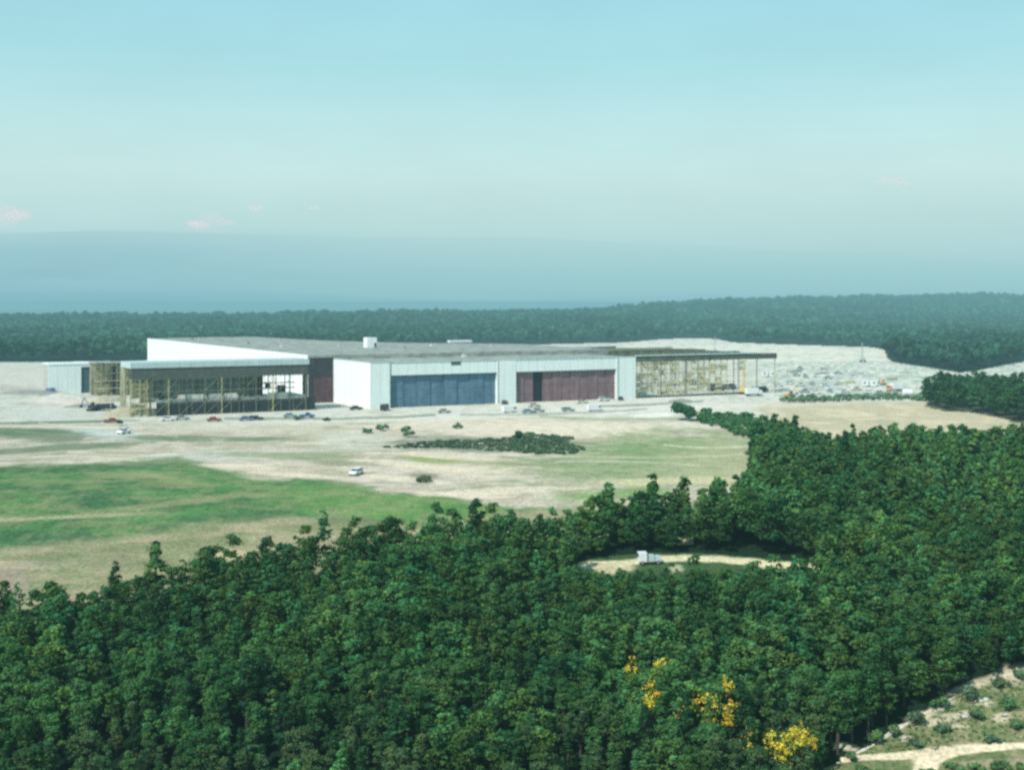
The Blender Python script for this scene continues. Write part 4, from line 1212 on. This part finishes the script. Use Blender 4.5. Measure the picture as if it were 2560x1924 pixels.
M['orange_soil'] = surf_mat('yellow_soil', (.40, .36, .25), .3, .5, .95)

# the white truck on the dirt track
p = at(1618, 1412)
r = thing('flatbed_truck', 'white high-cab truck with pale load on the dirt track inside the wood', 'truck', (p.x, p.y, gz(p.x, p.y) + .02), R(188)); r.scale = (.84, .84, .84)
MB().box(.2, -.85, .55, 1.9, .85, 2.55).build('cab', M['car_white'], r, bevel=.08)
MB().box(1.905, -.7, 1.5, 1.94, .7, 2.2).build('windscreen', M['glass'], r)
MB().box(-2.9, -.85, .6, .1, .85, .8).build('load_bed', M['car_grey'], r)
MB().box(-2.6, -.7, .82, -1.5, .7, 1.7).box(-1.3, -.7, .82, -.2, .7, 1.9).build('crate', M['fascia'], r)
for x in (-2.1, 1.2):
    for y in (-.75, .75): wheel(r, x, y, .38, .24)
p = at(890, 1186); car('parked_car', 'white car standing alone on the tan field', (p.x, p.y, gz(p.x, p.y)), R(255), M['car_white'], None, 'wagon')
p = at(310, 1085); car('pickup_truck', 'white pickup on the bare ground in front of the wing, at the left', (p.x, p.y, gz(p.x, p.y)), R(250), M['car_white'], None, 'pickup')
p = at(312, 1100); pile('small pale board stack behind the white pickup at the left', 308, 1072, 2.5, 1.2, 1.6, 'paleboard')
excavator('dark excavator in front of the boarded block, beside the grey bank', at(232, 1027), R(150), M['car_black'], .95)
dump_truck('dark dump truck right of the dark excavator', at(266, 1026), R(12), M['car_black'])
car('parked_car', 'dark red car at the left end of the front road', at(283, 1056), R(28), M['car_red'])
crane('blue-grey crane with short mast at the side of the far shed', at(131, 984) + Vector((0, -2, 0)), R(80), M['car_blue'], 8)
# row along the front road
ROW = [(1275, 1031, 'van', 'car_white', 'white van parked below the pillar between the two doors', 28),
       (1488, 1027, 'van', 'car_white', 'white van parked in front of the right half of the red door', 20),
       (1262, 1010, 'wagon', 'car_black', 'dark car at the foot of the middle pillar', 80),
       (1552, 1000, 'sedan', 'car_black', 'dark car at the foot of the right pillar', 80),
       (962, 1026, 'van', 'car_black', 'dark van at the foot of the left pillar beside the blue door', 80),
       (890, 1024, 'sedan', 'car_black', 'dark car at the foot of the sunlit white end wall', 30),
       (1320, 1032, 'sedan', 'car_teal', 'green-grey car on the front road right of the white van', 25),
       (1345, 1030, 'sedan', 'car_grey', 'grey car on the front road below the left of the red door', 25),
       (1110, 1032, 'sedan', 'car_grey', 'grey car on the front road below the blue door', 25),
       (1420, 1028, 'wagon', 'car_teal', 'teal car on the front road below the middle of the red door', 25),
       (1455, 1008, 'sedan', 'car_cream', 'cream car close to the right part of the red door', 28),
       (1335, 1017, 'sedan', 'car_cream', 'cream car close to the left part of the red door', 28),
       (1510, 1002, 'wagon', 'car_white', 'white car close to the right end of the red door', 28),
       (640, 1050, 'wagon', 'car_black', 'black car on the road in front of the open wing', 25),
       (615, 1051, 'sedan', 'car_blue', 'dark blue car on the road in front of the open wing', 25),
       (768, 1044, 'pickup', 'car_blue', 'dark blue pickup left of the sunlit end wall', 25),
       (725, 1043, 'sedan', 'car_teal', 'dark teal car in front of the bright opening of the wing', 25),
       (535, 1053, 'sedan', 'car_red', 'dull red car on the road below the dark glazing', 25),
       (420, 1052, 'sedan', 'car_white', 'white car at the left end of the open wing', 25),
       (455, 1049, 'sedan', 'car_grey', 'pale grey car right of the white one by the open wing', 25)]
for px, py, kd, mt, lb, dg in ROW:
    car({'van': 'van', 'sedan': 'parked_car', 'wagon': 'parked_car', 'pickup': 'pickup_truck'}[kd], lb, at(px, py), R(dg), M[mt], None, kd)
# yard on the right
trailer('long white trailer near the far right corner of the steel bay', at(1920, 943), R(5), 6.6)
trailer('long white trailer alone in the middle of the right-hand yard', at(2172, 967), R(-4), 6.4)
box_truck('truck with orange cab and white box left of the white tank in the yard', at(2236, 978), R(200), M['orange'], M['car_white'])
r = thing('water_tank', 'round white tank at the right end of the yard by the hedge', 'tank', at(2268, 993), 0)
MB().tube((-1.9, 0, 1.9), (1.9, 0, 1.9), 1.35, 1.35, 20).build('vessel', M['car_white'], r, bevel=.2)
MB().box(-1.5, -.8, 0, -1.1, .8, .9).box(1.1, -.8, 0, 1.5, .8, .9).build('cradle', M['dark'], r)
excavator('orange excavator at the left end of the hedge in the right-hand yard', at(1972, 993), R(30), M['orange'], .8)
excavator('orange excavator with raised arm right of the lone white trailer', at(2208, 962), R(100), M['orange'], .7)
r = crane('tall yellow mast crane in front of the right end of the steel bay', at(1858, 985), R(70), M['yellow'], 11.5)
dump_truck('black dump truck under the right part of the steel bay', at(1822, 974), R(30), M['car_black'])
box_truck('black box truck under the steel bay, left of the black dump truck', at(1790, 978), R(28), M['car_black'], M['car_black'])
dump_truck('dark dump truck just outside the right end of the steel bay', at(1900, 981), R(20), M['car_black'])
crane('dark crane standing on the cream ground at the back of the yard', at(2157, 905), R(90), M['car_grey'], 12)
crane('small dark crane on the cream ground behind the factory roof', at(1788, 882), R(90), M['car_grey'], 12)
box_truck('white box truck beside the yellow mast crane', at(1885, 990), R(20), M['car_white'], M['car_white'])
rq = random.Random(9)
cols = ['car_white', 'car_cream', 'car_grey', 'car_white', 'car_teal', 'car_white', 'car_cream', 'car_grey']
nmz = {'car_white': 'white', 'car_cream': 'cream', 'car_teal': 'teal', 'car_grey': 'grey', 'car_blue': 'blue', 'car_red': 'red'}
YARD = [(1968, 941), (1990, 940), (2014, 944), (2040, 942), (2070, 947), (1975, 960), (2000, 966), (2030, 962), (2062, 966), (2095, 962), (2010, 982), (2040, 984),
        (2075, 980), (2110, 982), (2140, 976), (2095, 935), (2130, 945), (2060, 925), (2000, 923), (2170, 983), (2200, 985), (1945, 966)]
YL = ['at the left of the back row', 'second in the back row', 'third in the back row', 'fourth in the back row', 'at the right of the back row',
      'at the left of the middle row', 'second in the middle row', 'third in the middle row', 'fourth in the middle row', 'at the right of the middle row',
      'at the left of the front row by the hedge', 'second in the front row by the hedge', 'third in the front row by the hedge', 'fourth in the front row by the hedge',
      'fifth in the front row by the hedge', 'alone behind the back row, to the right', 'right of the back row', 'alone far behind the back row',
      'farthest back, near the roof end', 'just before the lone white trailer', 'between the lone trailer and the hedge', 'beside the end of the steel bay']
for i, (px, py) in enumerate(YARD):
    c = cols[i % len(cols)]; kd = ['sedan', 'wagon', 'pickup', 'sedan'][i % 4]
    car('pickup_truck' if kd == 'pickup' else 'parked_car', f"{nmz[c]} {'pickup' if kd == 'pickup' else 'car'} in the right-hand yard, {YL[i]}", at(px, py), R(rq.choice([0, 15, 90, 100, 28])), M[c], 'cars in the right-hand yard', kd)
pile('pale board stack at the left side inside the steel bay', 1640, 968, 14, 4, 1.6, 'paleboard')
pile('yellowish timber stack in the middle of the steel bay', 1740, 958, 12, 4, 2.2, 'timber')
pile('pale board stack at the back of the steel bay', 1700, 935, 16, 5, 1.8, 'paleboard')
pile('low ochre timber stack at the front of the steel bay', 1680, 984, 14, 3, 1.4, 'timber')
pile('brown timber stack beside the steel bay trucks', 1760, 925, 14, 4, 1.6, 'ochre')
pile('grey board stack left of the timber inside the steel bay', 1610, 945, 8, 3, 2.0, 'roof')
for px_, py_, L_, W_, h_, mt_, wd in [(1950, 976, 8, 2.4, 1.0, 'paleboard', 'left of the orange excavator'), (2022, 973, 9, 2.4, .9, 'paleboard', 'between the middle and front car rows, left'),
        (2085, 971, 8, 2, .9, 'car_white', 'between the middle and front car rows, right'), (2120, 958, 7, 2, 1.0, 'timber', 'just left of the lone white trailer'),
        (2140, 936, 9, 3, 1.2, 'paleboard', 'behind the lone white trailer'), (2230, 950, 6, 2, 1.1, 'ochre', 'behind the orange-cab truck'),
        (1985, 930, 8, 3, 1.0, 'roof', 'behind the long trailer by the steel bay'), (2055, 935, 8, 2.5, 1.1, 'concrete', 'in the middle of the back of the yard')]:
    pile('long low stack in the right-hand yard ' + wd, px_, py_, L_, W_, h_, mt_, 'material_stack', 'material stack')
# stacks lying on the upper floor of the wing
for i, (a0, a1, mt) in enumerate([(446, 520, 'paleboard'), (525, 560, 'concrete'), (563, 598, 'paleboard')]):
    x0 = lx(a0, W0); x1 = lx(a1, W0)
    o = thing('board_stack', ['long pale stack of boards on the upper floor edge of the open wing', 'grey-white stack in the middle of the upper floor edge of the open wing',
              'short pale stack, rightmost on the upper floor edge of the open wing'][i], 'board stack', W0 + U * x0 + Vv_ * .4 + Vector((0, 0, 5.3)), RZ)
    for q_ in range(3): MB().box(0 + q_ * .15, 0, q_ * .5 + .01, x1 - x0 - q_ * .3, 1.4, q_ * .5 + .48).build('board_layer', M[mt], o)
mound('yellow-white heap of soil in front of the boarded block', 268, 1004, 14, 6, 2.4, 'orange_soil', RZ)
mound('long yellowish soil bank at the foot of the wing, left end', 335, 1040, 24, 8, 3.0, 'orange_soil', RZ)
mound('long pale soil bank in front of the far shed', 160, 996, 24, 10, 1.8, 'soil', 0)
mound('grey soil bank running left from the dark excavator', 90, 986, 40, 8, 1.6, 'soil_dark', R(-18))
mound('grey heap beside the dark excavator', 205, 1018, 16, 6, 1.2, 'soil_dark', R(-12))
mound('pale heap by the front road below the steel bay', 1830, 1000, 22, 6, 1.2, 'soil', .2)
mound('low dark heap in the yard beyond the hedge', 1700, 1003, 12, 4, 1.0, 'soil_dark', RZ)
rk = random.Random(3)
import bmesh
def rock(px, py, s, lb):
    p = at(px, py); bm = bmesh.new()
    bmesh.ops.create_icosphere(bm, subdivisions=2, radius=s, matrix=Matrix.Diagonal((1.3, 1, .6, 1)))
    for v in bm.verts: v.co *= rk.uniform(.8, 1.15)
    me = bpy.data.meshes.new('boulder'); bm.to_mesh(me); bm.free(); me.materials.append(M['soil'])
    o = bpy.data.objects.new('boulder', me); COL.objects.link(o); o.location = (p.x, p.y, gz(p.x, p.y) + s * .1); o.rotation_euler = (0, 0, rk.uniform(0, 6))
    tag(o, lb, 'boulder', 'boulders on the bank above the dirt road')
for i in range(9):
    px, py = rk.choice([(2320, 1795), (2340, 1808), (2380, 1790), (2460, 1757), (2505, 1797), (2360, 1766), (2300, 1788), (2540, 1695), (2415, 1785), (2117, 1862), (2258, 1844)])
    rock(px + rk.uniform(-24, 24), py + rk.uniform(-8, 8), rk.uniform(.2, .5), 'pale boulder lying on the bank above the dirt road at the bottom right')

# ------------------------------------------------------------------ light
ELEV = 43.0
sdir = Vector((-.63, -.775, 0)).normalized() * math.cos(R(ELEV)) + Vector((0, 0, math.sin(R(ELEV))))
sd_ = bpy.data.lights.new('sun', 'SUN'); sd_.energy = 4.6; sd_.angle = R(.5); sd_.color = (1.0, .96, .89)
so = bpy.data.objects.new('sun', sd_); COL.objects.link(so)
so.rotation_euler = sdir.to_track_quat('Z', 'Y').to_euler(); so.location = (-300, -200, 400)

w = bpy.data.worlds.new('World'); scene.world = w; w.use_nodes = True
nt = w.node_tree; N, L = nt.nodes, nt.links; N.clear()
wo = N.new('ShaderNodeOutputWorld'); bg = N.new('ShaderNodeBackground')
sky = N.new('ShaderNodeTexSky'); sky.sky_type = 'NISHITA'; sky.sun_disc = False
sky.sun_elevation = R(ELEV); sky.sun_rotation = math.atan2(sdir.x, sdir.y) ; sky.air_density = 1.3; sky.dust_density = 2.5
ns = N.new('ShaderNodeVectorMath'); ns.operation = 'SCALE'; ns.inputs['Scale'].default_value = .10
L.new(sky.outputs[0], ns.inputs[0])
tc = N.new('ShaderNodeTexCoord'); sx_ = N.new('ShaderNodeSeparateXYZ'); L.new(tc.outputs['Generated'], sx_.inputs[0])
cr = N.new('ShaderNodeValToRGB'); L.new(sx_.outputs[2], cr.inputs[0])
el = cr.color_ramp.elements
def zof(py): 
    t = (HZ - py) / F; return t / math.sqrt(1 + t * t)
stops = [(0, SKY[0][1])] + [(zof(p), c) for p, c in SKY[1:]] + [(.45, (140, 200, 220)), (1.0, (110, 172, 205))]
el[0].position = 0; el[0].color = (*lin(stops[0][1]), 1)
el[1].position = 1; el[1].color = (*lin(stops[-1][1]), 1)
for p_, c_ in stops[1:-1]:
    e_ = el.new(p_); e_.color = (*lin(c_), 1)
mixs = N.new('ShaderNodeMix'); mixs.data_type = 'RGBA'; mixs.inputs[0].default_value = .95
L.new(ns.outputs[0], mixs.inputs[6]); L.new(cr.outputs[0], mixs.inputs[7])
# uneven veil of thin vapour
nz = N.new('ShaderNodeTexNoise'); nz.inputs['Scale'].default_value = 5; nz.inputs['Detail'].default_value = 6; nz.inputs['Roughness'].default_value = .62
mp = N.new('ShaderNodeMapping'); mp.inputs['Scale'].default_value = (1, 1, 3.5); L.new(tc.outputs['Generated'], mp.inputs[0]); L.new(mp.outputs[0], nz.inputs[0])
mr = N.new('ShaderNodeMapRange'); mr.inputs[1].default_value = .3; mr.inputs[2].default_value = .7; mr.inputs[3].default_value = .97; mr.inputs[4].default_value = 1.03
L.new(nz.outputs['Fac'], mr.inputs[0])
mu = N.new('ShaderNodeVectorMath'); mu.operation = 'SCALE'; L.new(mixs.outputs[2], mu.inputs[0]); L.new(mr.outputs[0], mu.inputs['Scale'])
L.new(mu.outputs[0], bg.inputs[0]); bg.inputs[1].default_value = 1.05
L.new(bg.outputs[0], wo.inputs[0])

# ------------------------------------------------------------------ render
scene.view_settings.view_transform = 'Standard'; scene.view_settings.look = 'None'
scene.view_settings.exposure = 0; scene.view_settings.gamma = 1
scene.render.engine = 'CYCLES'
scene.cycles.use_denoising = False
scene.cycles.max_bounces = 4; scene.cycles.diffuse_bounces = 2; scene.cycles.transparent_max_bounces = 40
scene.cycles.sample_clamp_indirect = 4
print('individual trees', len(ind), 'massed', len(rest), 'far', len(cand))
